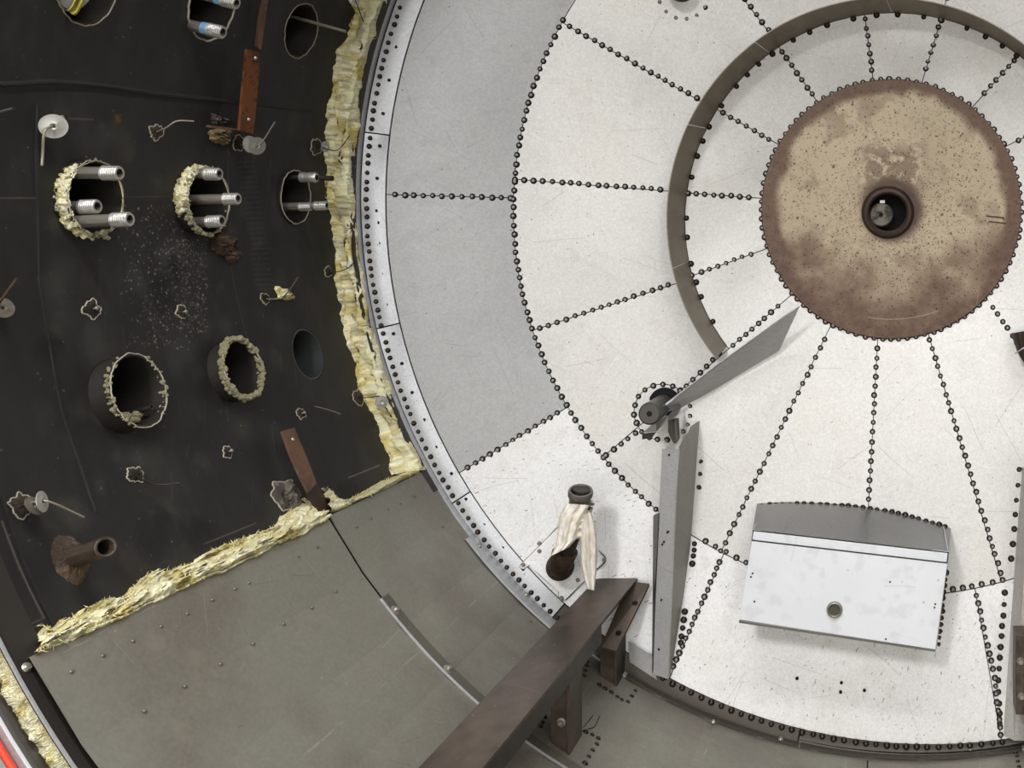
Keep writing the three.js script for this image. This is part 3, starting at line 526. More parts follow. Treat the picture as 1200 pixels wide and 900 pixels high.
{ // curved band baffle standing on the wall
  const a0 = Math.atan2(402 - 259, 852 - 1046.5), N = 110;
  const p0 = phiOf(2, [855, 403]), p1 = phiOf(2, [1215, 85]) - 2 * Math.PI, f0 = Math.atan2(-(418 - 257), 842 - 1042), o = thing('curved_baffle', 'curved grey sheet metal band standing on the wall around the rusty disc', 'baffle', wallAt(806, 240));
  const base = (s) => { const [u, v] = ringPx(2, lerp(p0 < 0 ? p0 + 2 * Math.PI : p0, p1 + 2 * Math.PI, s)); return wallAt(u, v); };
  const ph0 = (p0 < 0 ? p0 + 2 * Math.PI : p0), ph1 = p1 + 2 * Math.PI;
  const free = (s) => { const e = lerp(ph0 + .035, ph1, s), ex = sstep(.55, 1, s); const r = lerp(259.5, 258, ex); return at(1041.5 + r * Math.cos(e), 256.5 - r * Math.sin(e), -.01 - .0 * ex); };
  const fn = (s, t) => base(s).lerp(free(s), t);
  const mk = (s0, s1) => add(o, 'band_sheet', slab((s, t) => fn(lerp(s0, s1, s), t), 40, 4, .003, (q) => V3(q.x - wallAt(1046, 259).x, q.y - wallAt(1046, 259).y, 0).normalize().multiplyScalar(-1), (q, s, t) => [s * 1.2 + s0 * 3, t * .2]), mat.band);
  mat.band = M({ map: TX.floor, color: 0xe8e0d4, metalness: .5, roughness: .45 });
  mk(0, .15); mk(.151, .37); mk(.371, .53); mk(.531, .74); mk(.741, 1);
}
mat.galv = M({ map: TX.alumOut, color: 0xd6d4d0, metalness: .55, roughness: .45 });
{ // sloping deflector plate and the torn sheet at its lower end
  const o = thing('deflector_plate', 'straight grey sloping sheet from the rusty disc down to the solid round shaft stub', 'plate', wallAt(900, 420));
  const zf = -.07;
  add(o, 'sheet', polySheet([at(938, 357, zf), at(850, 421, zf), at(771, 481, zf + .03), at(775, 485, zf + .01), at(800, 477, -.135), at(822, 465, -.142), at(868, 438, -.165), at(913, 411, -.18)], .003), M({ map: TX.alumOut, color: 0xf4f2ee, metalness: .3, roughness: .55 }));
  add(o, 'folded_edge', polySheet([at(940, 354.5, zf + .002), at(850, 419.5, zf + .002), at(771, 479.5, zf + .032), at(772, 481.5, zf + .032), at(850, 421.5, zf + .002), at(938, 357.5, zf + .002)], .006), mat.white);
  const t = thing('torn_tab', 'pale torn sheet metal tab below the solid round shaft stub', 'scrap', wallAt(775, 490));
  add(t, 'tab', polySheet([at(753, 507, .06), at(769, 493, .05), at(783, 487, .0), at(797, 471, -.1), at(797.5, 478, -.1), at(794, 486, -.04), at(783, 492, .01), at(769, 506, .05)], .003), M({ map: TX.alumOut, color: 0x93918d, metalness: .4, roughness: .5 }));
  add(t, 'tab_lip', polySheet([at(752.5, 508, .06), at(769, 506.5, .05), at(764, 513, .02), at(752.5, 515, .02)], .003), mat.stubIron);
  const c = thing('curled_flap', 'dark curled sheet metal flap above the top of the left upright vane', 'scrap', wallAt(790, 500));
  add(c, 'flap', slab((s, q) => { const a = lerp(0, 2.3, s); return at(lerp(783, 796.5, s) - 1.5 * Math.sin(a) * (1 - q), lerp(lerp(492, 490, s), lerp(506, 520, Math.sin(s * 2.6)), q), -.1 + .06 * Math.sin(a) + .05 * q); }, 14, 6, .003, zHat), mat.stubIron);
}
{ // shaft stub through the wall
  const b = wallAt(777, 474), e = at(761, 485, .06), ax = e.clone().sub(b).normalize(), r = 13.2 * (D - .06) / F, L = e.distanceTo(b), o = thing('shaft_stub', 'solid dark round shaft stub with a centre hole poking out of the ring of rivets', 'shaft', b);
  add(o, 'stub', lathe([[0, L - .012], [.006, L - .012], [.0075, L], [r - .005, L], [r, L - .005], [r, L - .03], [r * .96, L - .032], [r * .96, 0]].reverse(), b, ax, 32), mat.stubIron);
  add(o, 'centre_hole', lathe([[0, L + .0005], [.0078, L + .0005]], b, ax, 16), mat.black);
  const hb = wallAt(779, 473, .004), hg = new THREE.CircleGeometry(19 * (D - hb.z) / F, 32); hg.translate(hb.x, hb.y, hb.z); add(o, 'wall_opening', hg, mat.black);
}
{ // stub at the top edge
  const b = wallAt(799, -14), o = thing('shaft_stub', 'dark pipe end in a small rivet ring at the top edge of the wall', 'pipe', b);
  const r = .042; add(o, 'stub', lathe([[r - .01, 0], [r - .01, .1], [r, .1], [r, 0]].reverse(), b, V3(0, 0, 1), 28), mat.castIron);
  add(o, 'bore', lathe([[0, .02], [r - .01, .02]], b, V3(0, 0, 1), 24), mat.black);
}
// upright vanes at the lower wall
function vane(label, webWall, webFree, flangeOut, m, holes) {
  const o = thing('upright_vane', label, 'vane', wallAt(...webWall[webWall.length - 1]));
  add(o, 'web', polySheet([...webFree.map((p) => at(...p)), ...webWall.map((p) => wallAt(...p))], .003, V3(-1, 0, 0)), m.web);
  add(o, 'flange', polySheet(flangeOut.map((p) => at(...p)), .003), m.flange);
  for (const [u, v, z] of holes) { const g = new THREE.CylinderGeometry(.003, .003, .002, 8); g.rotateX(Math.PI / 2); const p = at(u, v, z + .002); g.translate(p.x, p.y, p.z); add(o, 'hole', g, mat.black); }
  return o;
}
mat.web = M({ map: TX.alumOut, color: 0xc6c0b6, metalness: .25, roughness: .5 });
mat.paleWeb = M({ map: TX.alumLow, color: 0xe8e4de, metalness: .2, roughness: .55 });
mat.flange = M({ map: TX.alumOut, color: 0xd6d4d0, metalness: .25, roughness: .45 });
{
  const zv = (v) => lerp(.12, .02, (v - 500) / 296);
  const fr = [[796, 524], [799, 513], [803, 511], [806, 509], [809, 510], [812, 500]].map(([u, v]) => [u, v, zv(v)]);
  const o = vane('tall grey upright sheet metal vane with a torn top behind the brown beam', [[820, 493], [815, 560], [809, 640], [798, 720], [786, 790]], [[783.5, 796, .02], [786, 740, zv(740)], [790, 640, zv(640)], [794, 560, zv(560)], [796.5, 522, zv(522)], [800, 514, .1], [802, 510, .06], [807, 507, .02], [810, 500, -.02]],
    [[776, 526, zv(526)], [796.5, 527, zv(527)], [794, 560, zv(560)], [790, 640, zv(640)], [786, 740, zv(740)], [783.5, 796, .02], [764.5, 790, .02], [766.5, 720, zv(720)], [772, 600, zv(600)]], { web: mat.web, flange: mat.flange }, [[783, 623, zv(623)], [782, 624, zv(624)], [778, 635, zv(635)], [776, 638, zv(638)], [775, 703, zv(703)], [772, 761, zv(761)], [784, 533, zv(533)]]);
  add(o, 'side_lip', polySheet([at(771.8, 601, zv(600)), at(766.3, 720, zv(720)), at(764.3, 790, .02), wallAt(764, 778), wallAt(764.5, 720), wallAt(765.5, 604)], .003, V3(1, 0, 0)), mat.darkSteel);
  // splash of sheet scrap at its foot
  const s = thing('sheet_scrap', 'small grey triangular sheet at the foot of the left upright vane', 'scrap', wallAt(745, 772));
  add(s, 'sheet', polySheet([wallAt(736, 752, .02), wallAt(764, 768, .02), wallAt(770, 797, .012), wallAt(738, 776, .012)], .002), mat.galv);
}
{
  const o = vane('grey upright sheet metal vane at the right edge with rusty rivets beside it', [[1199, 548], [1192, 640], [1185, 740], [1177, 862]], [[1190, 868, .02], [1197, 740, .06], [1204, 640, .1], [1212, 548, .12]],
    [[1190, 868, .02], [1197, 740, .06], [1204, 640, .1], [1212, 548, .12], [1236, 548, .12], [1228, 640, .1], [1220, 740, .06], [1214, 868, .02]], { web: mat.paleWeb, flange: mat.paleWeb }, [[1196, 800, .04]]);
  const t = thing('support_rail', 'brown steel rail end with two bolts at the far right edge', 'rail', at(1210, 790, .12));
  const a = at(1190.5, 744, .15), b = at(1190.5, 838, .15);
  add(t, 'rail_web', bx(a.x, a.x + .13, b.y, a.y, .08, .15), mat.steel);
  for (const [u, v] of [[1196, 775], [1197, 816]]) { const p = at(u, v, .151); add(t, 'bolt', lathe([[0, .01], [.006, .01], [.008, .006], [.011, 0]].reverse(), p, V3(0, 0, 1), 8), mat.screw); }
  add(t, 'rail_post', bx(a.x + .04, a.x + .09, .16, b.y, .06, .13), mat.steel);
}
{ // dark cover at the right edge
  const o = thing('dark_cover', 'dark grey curved metal cover cut by the right edge of the frame', 'cover', wallAt(1196, 405));
  add(o, 'cover_shell', slab((s, t) => { const a = lerp(0, Math.PI, s); return at(lerp(1184, 1206, (1 - Math.cos(a)) / 2) + 6 * t, lerp(lerp(392, 386, s), lerp(402, 432, Math.min(1, s * 1.6)), t), -.19 + .12 * Math.sin(a)); }, 18, 8, .004, zHat), mat.castIron);
  add(o, 'cover_edge', tube([at(1190, 414, -.1), at(1196, 410, -.06), at(1206, 404, -.06)], .002, 10, 6), mat.rim);
}
{ // access hood
  const zf = .135, o = thing('access_hood', 'white sheet metal hood box with a round nut hole on the lower wall', 'hood', wallAt(990, 680));
  const TL = at(882, 621, zf), TR = at(1112, 647, zf), BL = at(867, 728, zf), BR = at(1097.5, 761, zf);
  const wl = [[887, 590], [920, 588], [960, 589], [1000, 592], [1040, 598], [1080, 608], [1114, 619]];
  mat.hoodTop = mat.galv;
  { // top sheet
    const N = 24, wp = resample(wl, N);
    add(o, 'top_sheet', slab((s, t) => { const w = wallAt(...wp[Math.round(s * N)]), f = TL.clone().lerp(TR, s); return w.lerp(f, t); }, N, 4, .003, () => V3(0, 1, 0), (q) => [q.x, q.z]), M({ map: TX.alumOut, color: 0x8e8c88, metalness: .75, roughness: .4 }));
  }
  const back = (p, s = 1) => V3(p.x, p.y, -.12);
  const side = (a, b) => polySheet([a, b, back(b), back(a)], .003, V3(a.x < TL.x + .05 ? 1 : -1, 0, 0));
  add(o, 'side_sheet', hull8([TL, BL, back(BL), back(TL)].flatMap((p) => [p]).concat([TL, BL, back(BL), back(TL)].map((p) => p.clone().add(V3(.003, 0, 0))))), mat.galv);
  add(o, 'side_sheet', hull8([TR, BR, back(BR), back(TR)].concat([TR, BR, back(BR), back(TR)].map((p) => p.clone().add(V3(-.003, 0, 0))))), mat.galv);
  add(o, 'bottom_sheet', hull8([BL, BR, back(BR), back(BL)].concat([BL, BR, back(BR), back(BL)].map((p) => p.clone().add(V3(0, .003, 0))))), mat.galv);
  const ML = at(881, 633, zf), MR = at(1110.5, 659.5, zf);
  add(o, 'top_strip', polySheet([TL, TR, MR.clone().add(V3(0, .0008, 0)), ML.clone().add(V3(0, .0008, 0))], .004), mat.white);
  const zp = zf + .006;
  add(o, 'panel_seam', polySheet([at(881, 632.6, zp + .0004), at(1110.5, 659.2, zp + .0004), at(1110.3, 660.6, zp + .0004), at(880.8, 634, zp + .0004)], .003), mat.darkSteel);
  add(o, 'front_panel', polySheet([at(881, 633.5, zp), at(1110, 660, zp), at(1096, 761, zp), at(866.5, 726, zp)], .006), mat.white);
  add(o, 'bottom_lip', polySheet([at(866, 727, zf), at(1096.5, 761.5, zf), at(1096, 764, zf - .01), at(866, 730, zf - .01)], .004), mat.galv);
  const c = at(978, 714, zp), s = thing('hex_fitting', 'round hexagonal metal fitting set in the white hood front', 'fitting', c), r = 9.5 * (D - zp) / F;
  const hx = new THREE.CylinderGeometry(r, r, .008, 6, 1, true); hx.rotateX(Math.PI / 2); hx.rotateZ(.2); hx.translate(c.x, c.y, c.z + .004);
  const rg = lathe([[r * .72, -.03], [r * .72, .007], [r * .82, .009], [r * .97, .0075], [r * 1.0, .0]], c, V3(0, 0, 1), 24);
  add(s, 'hex_ring', mergeGeometries([hx.toNonIndexed(), rg]), mat.brass); add(s, 'bore', lathe([[0, .0015], [r * .73, .0015]], c, V3(0, 0, 1), 20), M({ color: 0x4b4a36, roughness: .7 }));
  for (const [u, v] of [[880, 676], [882, 672], [884, 705], [1043, 682], [1096, 708], [1095, 712], [1038, 749]]) { const g = new THREE.CylinderGeometry(.0028, .0028, .001, 8); g.rotateX(Math.PI / 2); const p = at(u, v, zp + .0005); g.translate(p.x, p.y, p.z); add(o, 'hole', g, mat.darkSteel); }
}
// ---------------------------------------------------------------- pipe elbow wrapped in a rag, on its mounting plate
{
  const pz = .012, P = (u, v, h = pz) => wallAt(u, v, h);
  const o = thing('mounting_plate', 'white square steel plate set diagonally behind the rag wrapped pipe elbow', 'plate', P(660, 662));
  add(o, 'plate', polySheet([P(612, 660), P(655, 617), P(672, 614), P(710, 656), P(662, 703), P(655, 700), P(655, 694), P(620, 662), P(613, 667), P(608, 664)], .006), mat.alumLow);
  add(o, 'gasket', tube([[612, 660], [655, 617], [672, 614], [710, 656], [662, 703], [655, 700], [655, 694], [620, 662], [613, 667], [608, 664]].flatMap(([u, v], i, a) => { const [x, y] = a[(i + 1) % a.length]; return [0, .34, .67].map((f) => wallAt(lerp(u, x, f), lerp(v, y, f), .0075)); }), .0014, 140, 5, true), mat.darkSteel);
  for (const [u, v] of [[613, 662], [658, 701], [632, 637], [708, 656], [677, 680], [632, 646]]) { const p = P(u, v, pz + .001); add(o, 'screw', lathe([[0, .004], [.004, .004], [.0065, 0]].reverse(), p, V3(0, 0, 1), 10), mat.screw); }
  const w = wallAt(657, 665), b = at(656.5, 664, .07), m1 = at(664, 645, .11), e = at(680, 590, .14), t1 = at(682, 573, .148);
  const e2 = thing('pipe_elbow', 'dark brown cast pipe elbow rising from the white plate with a coupling nut on top', 'pipe', w);
  const k = (px, z) => px * (D - z) / F;
  add(e2, 'elbow_body', capTube([w, at(656.8, 664.5, .03), b, at(658, 657, .1), m1], k(13.5, .08), 30, 20), mat.castIron);
  add(e2, 'elbow_bulb', new THREE.SphereGeometry(k(16.3, .08), 28, 20).translate(b.x, b.y, b.z - .0), mat.castIron);
  const colr = m1.clone().lerp(b, .35), ax0 = e.clone().sub(colr).normalize();
  add(e2, 'elbow_collar', lathe([[.028, -.005], [.033, 0], [.033, .01], [.028, .015]], at(660, 652, .1), ax0, 24), mat.castIron);
  add(e2, 'pipe_body', capTube([m1.clone().lerp(b, .3), m1, e, t1], k(10, .12), 24, 20), mat.darkSteel);
  // coupling nut: open collar with a hexagonal waist
  const ax = V3(.16, .9, .30).normalize(), c0 = at(679, 592, .14), R = k(14.3, .15);
  add(e2, 'coupling_nut', lathe([[R * .7, .0], [R * .86, .002], [R * .86, .026], [R * .98, .03], [R, .033], [R, .043], [R * .95, .047], [R * .8, .047], [R * .74, .043], [R * .72, .012], [0, .012]], c0, ax, 8 * 4), mat.castNut = M({ color: 0x7a756d, metalness: .6, roughness: .38 }));
  // the rag: a knot round the neck and two hanging tails
  const r = thing('cotton_rag', 'cream cotton rag knotted round the pipe elbow with a long tail hanging', 'cloth', at(682, 640, .12));
  const wrap = (fn, nu, nv, n) => { const g = gridGeo(fn, nu, nv, (q, s, t) => [s * 1.2, t * 1.5]); g.computeVertexNormals(); add(r, n, g, mat.cloth); };
  const neck = (t) => m1.clone().lerp(e, t), axn = e.clone().sub(m1).normalize(), e1 = V3(1, 0, 0).addScaledVector(axn, -axn.x).normalize(), e3 = axn.clone().cross(e1);
  wrap((s, t) => { const a = s * 2 * Math.PI, c = neck(lerp(.42, .97, t)), fold = .003 * Math.sin(t * 22 + a * 2) + .003 * Math.sin(a * 5 + t * 9) + .004 * h3(s * 8, t * 6, 700), rr = k(lerp(17, 12, t), .12) + fold + .006 * Math.sin(Math.PI * t); return c.addScaledVector(e1, Math.cos(a) * rr).addScaledVector(e3, Math.sin(a) * rr); }, 60, 30, 'wrap');
  for (let q = 0; q < 3; q++) { // loops of the knot across the neck
    const pts = []; for (let i = 0; i <= 20; i++) { const a = i / 20 * 2 * Math.PI, c = neck(lerp(.98, .82, i / 20) - q * .05 + .06 * Math.cos(a + q)); pts.push(c.addScaledVector(e1, Math.cos(a) * k(13.5, .12)).addScaledVector(e3, Math.sin(a) * k(13.5, .12))); }
    add(r, 'wrap_fold', tube(pts, .0065 - q * .0008, 50, 8), mat.cloth);
  }
  const tail = (L, Rr, z, f, n) => { // hanging cloth between two outlines with vertical folds, front and back
    const A = resample(L, 40), B = resample(Rr, 40);
    const pt = (s, t, side) => { const i = Math.round(t * 40), x = lerp(A[i][0], B[i][0], s), y = lerp(A[i][1], B[i][1], s), edge = Math.sqrt(Math.max(0, 1 - (2 * s - 1) ** 2)); return at(x, y, z(t) + side * edge * .014 + (side > 0 ? .004 * Math.sin(s * f + t * 2.2 + Math.sin(t * 5) * .6) * edge + .006 * h3(s * 6, t * 5, 720) : 0)); };
    const g = mergeGeometries([gridGeo((s, t) => pt(s, t, 1), 30, 40, (q, s, t) => [s * .4, t]), gridGeo((s, t) => pt(s, t, -1), 30, 40, (q, s, t) => [s * .4, t])]); g.computeVertexNormals(); add(r, n, g, mat.cloth);
  };
  tail([[664, 590], [656, 604], [654, 622], [651, 640], [645, 652]], [[691, 592], [686, 603], [679, 616], [675, 632], [667, 641]], (t) => lerp(.17, .16, t), 16, 'draped_flap');
  tail([[682, 604], [680, 620], [680, 640], [681, 660], [684, 676], [688, 690]], [[692, 600], [697, 614], [699, 632], [700, 650], [699, 670], [697, 692]], (t) => lerp(.16, .1, t), 14, 'hanging_tail');
}

// ---------------------------------------------------------------- brown support rail on its legs
{
  const x0 = -.94, x1 = -.814, yt = .652;
  const o = thing('support_rail', 'long brown steel channel rail running from the foreground to the end wall', 'rail', V3((x0 + x1) / 2, .4, .486));
  const zb = -.045, zf = 1.5;
  const drift = (z, side) => side ? lerp(-.8105, -.843, z / 1.035) : lerp(-.925, -.963, (z + .07) / 1.1);
  const cut = (z, y0, y1, xa, xb) => [V3(xa(z), y0, z), V3(xb(z), y0, z), V3(xb(z), y1, z), V3(xa(z), y1, z)];
  const prism = (y0, y1, xa, xb, za, zc) => { const A = cut(za, y0, y1, xa, xb), B = cut(zc, y0, y1, xa, xb); return hull8([...A, ...B]); };
  const xl = (z) => drift(z, 0), xr = (z) => drift(z, 1);
  add(o, 'top_plate', prism(yt - .008, yt, xl, xr, zb, zf), mat.steel);
  add(o, 'side_web', prism(yt - .052, yt - .008, (z) => xr(z) - .007, xr, .3, zf), mat.darkSteelWeb = M({ map: TX.steel, color: 0x8a8682, metalness: .4, roughness: .5 }));
  add(o, 'side_web', prism(yt - .052, yt - .008, xl, (z) => xl(z) + .007, zb, zf), mat.darkSteelWeb);
  const leg = (p, top, name) => { // square tube whose foot is cut to the curve of the floor
    const w = .046, d = .1, c = [], y = (x) => AY - Math.sqrt(R1 * R1 - x * x) - .003;
    const xa = p.x - w, xb = p.x, za = p.z - d, zc = p.z;
    return hull8([V3(xa, y(xa), za), V3(xb, y(xb), za), V3(xb, y(xb), zc), V3(xa, y(xa), zc), V3(xa, top, za), V3(xb, top, za), V3(xb, top, zc), V3(xa, top, zc)]);
  };
  const l1 = onCyl(668, 884, R1), l2 = onCyl(723, 804, R1);
  const lg = add(o, 'leg', leg(l1, yt - .009), mat.steel);
  const lx = (p, x, zz, y0, y1) => bx(x - .0035, x + .0035, y0, y1, zz - .0015, zz + .004, .001);
  add(o, 'leg_edge', lx(l1, l1.x - .0035, l1.z, AY - Math.sqrt(R1 * R1 - l1.x * l1.x), yt - .05), mat.galvDull = M({ map: TX.steel, color: 0xe0d8d0, metalness: .4, roughness: .5 }));
  const bp = at(658, 846, l1.z + .001); add(lg, 'bolt', lathe([[0, .012], [.005, .012], [.007, .006], [.011, .004], [.011, 0]].reverse(), bp, V3(0, 0, 1), 10), mat.screw);
  const s = thing('short_rail', 'short brown steel plate on its own post beside the far end of the long rail', 'rail', V3(l2.x, l2.y, l2.z));
  add(s, 'top_plate', polySheet([at(737, 681, -.035), at(761, 684, -.03), at(722, 763, .125), at(704, 758, .125)], .008, V3(0, -1, -.3).normalize()), mat.steel);
  add(s, 'post', leg(l2, .505), mat.steel);
  add(s, 'post_edge', lx(l2, l2.x - .0035, l2.z, AY - Math.sqrt(R1 * R1 - l2.x * l2.x), .495), mat.galvDull);
  for (const [u, v, z] of [[744, 706, .02], [725, 741, .09]]) { const p = at(u, v, z + .004); const g = new THREE.SphereGeometry(.008, 10, 8); g.scale(1, .5, 1); g.translate(p.x, p.y, p.z); add(s, 'bolt', g, mat.black); }
}

// ---------------------------------------------------------------- hoop ribs on the shell
function rib(name, label, Lp, Rp, m, R = R1 + .007) {
  const n = 24, A = resample(Lp, n), B = resample(Rp, n), c = onCyl(...A[12], R), o = thing(name, label, 'rib', c);
  add(o, 'rib_bar', slab((s, t) => { const i = Math.round(s * n); return onCyl(lerp(A[i][0], B[i][0], t), lerp(A[i][1], B[i][1], t), R); }, n, 2, .006, inDir, (q) => [thOf(q) * R1 * 2, q.z * 2]), m);
  return o;
}
{
  const o = rib('rusty_rib', 'bright orange rusted steel bar hanging at the top between two ports', [[290, 58], [285, 105], [281, 153]], [[306, 61], [302, 108], [297, 157]], mat.rust);
  for (const [u, v] of [[299, 68], [291, 140]]) { const p = onCyl(u, v, R1 + .006); add(o, 'screw', lathe([[0, .003], [.003, .003], [.0045, 0]].reverse(), p, inward(p), 8), mat.collar); }
  rib('dark_rib', 'dark bare steel hoop rib above the orange rusted bar', [[316, -30], [305, 20], [301, 55]], [[319, -30], [313, 10], [306, 59]], mat.brown, R1 + .03);
  const b = rib('brown_rib', 'brown rusted steel bar on the dark shell above the floor sheets', [[331, 505], [340, 530], [352, 558], [362, 577]], [[345, 501], [353, 520], [364, 547], [371, 566]], mat.brown);
  const p = onCyl(343, 515, R1 + .006); add(b, 'screw', lathe([[0, .003], [.003, .003], [.0045, 0]].reverse(), p, inward(p), 8), mat.collar);
  rib('grey_rib', 'grey steel bar continuing the brown bar into the floor joint', [[360, 577], [368, 590], [380, 605]], [[372, 567], [380, 582], [388, 601]], M({ map: TX.brown, color: 0x8f8b86, metalness: .3, roughness: .55 }));
  // small shelf bracket with a charred tuft
  const a = onCyl(262, 152, R2 - .02), k = thing('shelf_bracket', 'small brown steel shelf tab beside the foot of the orange bar', 'bracket', a);
  add(k, 'tab', slab((s, t) => onCyl(lerp(247, 281, s), lerp(147, 151, s) + 2.5 * t, lerp(R2 - .04, R1 + .02, s)), 8, 1, .01, inDir), mat.brown);
}
// charred and ragged patches
function ragged(name, label, category, pts, R, m, edgeMat, off, parts = 'patch') {
  const o = thing(name, label, category, onCyl(pts.reduce((s, p) => s + p[0], 0) / pts.length, pts.reduce((s, p) => s + p[1], 0) / pts.length, R2));
  const dense = []; const n = pts.length; for (let i = 0; i < n; i++) for (let k = 0; k < 6; k++) { const a = pts[i], b = pts[(i + 1) % n]; dense.push([lerp(a[0], b[0], k / 6) + h3(i * 3 + k * .7, 1, off) * 4, lerp(a[1], b[1], k / 6) + h3(i * 3 + k * .7, 5, off) * 4]); }
  const cx = dense.reduce((s, p) => s + p[0], 0) / dense.length, cy = dense.reduce((s, p) => s + p[1], 0) / dense.length;
  const g = gridGeo((s, t) => { const i = Math.round(s * dense.length) % dense.length, f = t, q = onCyl(lerp(cx, dense[i][0], f), lerp(cy, dense[i][1], f), R2 - .001); const h = t > .99 ? 0 : R * (1 - t * t * .5) * (.7 + h3(i * .35, t * 6, off + 3) * 1.1); return q.addScaledVector(inward(q), h); }, dense.length, 8, (q, s, t) => [q.z * 4, q.y * 4]); g.computeVertexNormals();
  add(o, parts, g, m);
  if (edgeMat) add(o, 'bead', tube(dense.map(([u, v]) => { const q = onCyl(u, v, R2 - .0015); return q; }), .0018, dense.length * 2, 5, true), edgeMat);
  return o;
}
TX.soot = canvasTex(256, 256, (u, v) => { const n = fbm(u, v, 6, 4, 501), m = fbm(u, v, 30, 4, 507); return mix(mix([112, 104, 94], [70, 64, 57], sstep(.35, .7, n)), [146, 136, 120], sstep(.6, .85, m) * .6); });
mat.char = M({ map: TX.soot, color: 0xffffff, roughness: 1, bumpMap: bumpW, bumpScale: .01 });
mat.pad = M({ map: TX.soot, color: 0x8c847a, roughness: 1 });
mat.charBrown = M({ map: TX.soot, color: 0xd2bba8, roughness: 1, bumpMap: bumpW, bumpScale: .01 });
mat.charWool = M({ map: TX.wool, color: 0x9a8e80, roughness: 1, bumpMap: bumpW, bumpScale: .01 });
ragged('charred_wool', 'greyish charred wool lump hanging under the small shelf tab', 'insulation', [[246, 152], [258, 151], [268, 152], [264, 172], [258, 168], [248, 166], [241, 158]], .022, mat.charWool, null, 801);
ragged('charred_wool', 'brown charred wool tuft on top of the small shelf tab', 'insulation', [[248, 133], [254, 138], [270, 141], [272, 148], [248, 147]], .018, mat.char, null, 811);
ragged('charred_wool', 'brown torn flap of charred wool below the second port of the middle row', 'insulation', [[246, 274], [262, 270], [276, 278], [279, 302], [270, 310], [262, 300], [252, 298], [246, 288]], .02, mat.charBrown, null, 821);
ragged('foam_patch', 'square brown foam patch with pale ragged edge left of the brown bar', 'patch', [[320, 566], [342, 562], [350, 580], [352, 596], [330, 600], [320, 580]], .012, mat.char, mat.bead, 831);

// ---------------------------------------------------------------- ports and pipe stubs on the dark shell
const PB = Object.fromEntries(PORT.map((p) => [p.key, p]));
function port(key, label, o = {}) {
  const p = PB[key], t = thing('port_sleeve', label, 'port', p.p);
  const r = p.r - .001, h = p.h;
  const sl = add(t, 'sleeve', lathe([[r - .004, -(o.deep || .14)], [r - .004, h], [r - .002, h + .001], [r, h], [r, -(o.deep || .14)]].reverse(), p.p, p.n, 48), o.mat || mat.darkSteel);
  add(t, 'sleeve_back', lathe([[0, -(o.deep || .14)], [r, -(o.deep || .14)]], p.p, p.n, 32), mat.black);
  const t1 = V3(0, 0, 1), t2 = p.n.clone().cross(t1).normalize();
  if (o.rim) { // ragged wool left on the outside of the sleeve, in patches
    const g = gridGeo((s, q) => { const a = s * 2 * Math.PI, on = o.rim(a), ns = h3(Math.cos(a) * 9 + 20, Math.sin(a) * 9 + q * 4, 850 + p.u), th = on > 0 ? Math.sin(Math.PI * q) * (.001 + .006 * on + .014 * ns) + .006 * h3(s * 90, q * 9, 860) * on : 0; const rr = r + Math.max(-.003, th - .003 + .002 * on), hh = lerp(-.001, h + .003, q); return p.p.clone().addScaledVector(t1, Math.cos(a) * rr).addScaledVector(t2, Math.sin(a) * rr).addScaledVector(p.n, hh); }, 140, 10, (q, s, tt) => [s * 1.2, tt * .15]); g.computeVertexNormals();
    add(sl, 'wool_packing', g, o.rimMat || mat.wool);
  }
  if (o.tuft) { // tufts along the front edge
    const list = [];
    for (let k = 0; k < 420; k++) { const a = rnd(6.2832), on = o.tuft(a); if (rnd() > on) continue; const rr = r + rnd(-.004, .004), q = p.p.clone().addScaledVector(t1, Math.cos(a) * rr).addScaledVector(t2, Math.sin(a) * rr).addScaledVector(p.n, h + rnd(-.008, .003)); const g = new THREE.IcosahedronGeometry(rnd(.0022, .006) * (.6 + .4 * on), 0); g.rotateX(rnd(3)); g.rotateY(rnd(3)); g.scale(1, rnd(.6, 1.5), rnd(.6, 1.5)); g.translate(q.x, q.y, q.z); list.push(g); }
    add(sl, 'wool_tuft', mergeGeometries(list), mat.wool).userData.kind = 'stuff';
  }
  if (o.lip) { const pts = []; for (let i = 0; i < 60; i++) { const a = i / 60 * 2 * Math.PI, t1 = V3(0, 0, 1), t2 = p.n.clone().cross(t1).normalize(), rr = r + h3(i * .6, 1, 871 + p.v) * .004; pts.push(p.p.clone().addScaledVector(t1, Math.cos(a) * rr).addScaledVector(t2, Math.sin(a) * rr).addScaledVector(p.n, .001 + (o.lipUp ? h : 0))); } add(sl, 'pale_bead', tube(pts, o.lip, 140, 6, true), o.lipMat || mat.bead); }
  return t;
}
// cos(angle) is +1 on the camera's side of the sleeve (left in the picture)
port('a', 'leftmost port sleeve of the middle row, yellow wool on its outer left side', { rim: (a) => sstep(-.2, .7, Math.cos(a - .5)), tuft: (a) => .12, lip: .0012, lipUp: true });
port('b', 'second port sleeve of the middle row, caked in yellow wool above', { rim: (a) => sstep(-.1, .6, Math.cos(a + 1.0)), tuft: (a) => .35 + .3 * Math.cos(a), lip: .0016, lipUp: true });
port('c', 'thin black port sleeve at the right end of the middle row', { lip: .0014, lipUp: true });
port('d', 'empty round port hole at the top right with one thin rod', { lip: .0014, lipMat: mat.wire });
port('e', 'round port hole at the top edge with two blue taped pipe ends', { lip: .0024 });
port('f', 'port hole cut by the top edge of the frame, upper left', { lip: .0016, lipMat: mat.wire });
port('g', 'leftmost port sleeve of the bottom row, bent thin rod inside', { tuft: (a) => .25 + .3 * Math.cos(a * 2), lip: .0014, lipUp: true });
port('h', 'second port sleeve of the bottom row, ringed with yellow wool fibre', { tuft: (a) => 1, lip: .002, lipUp: true });
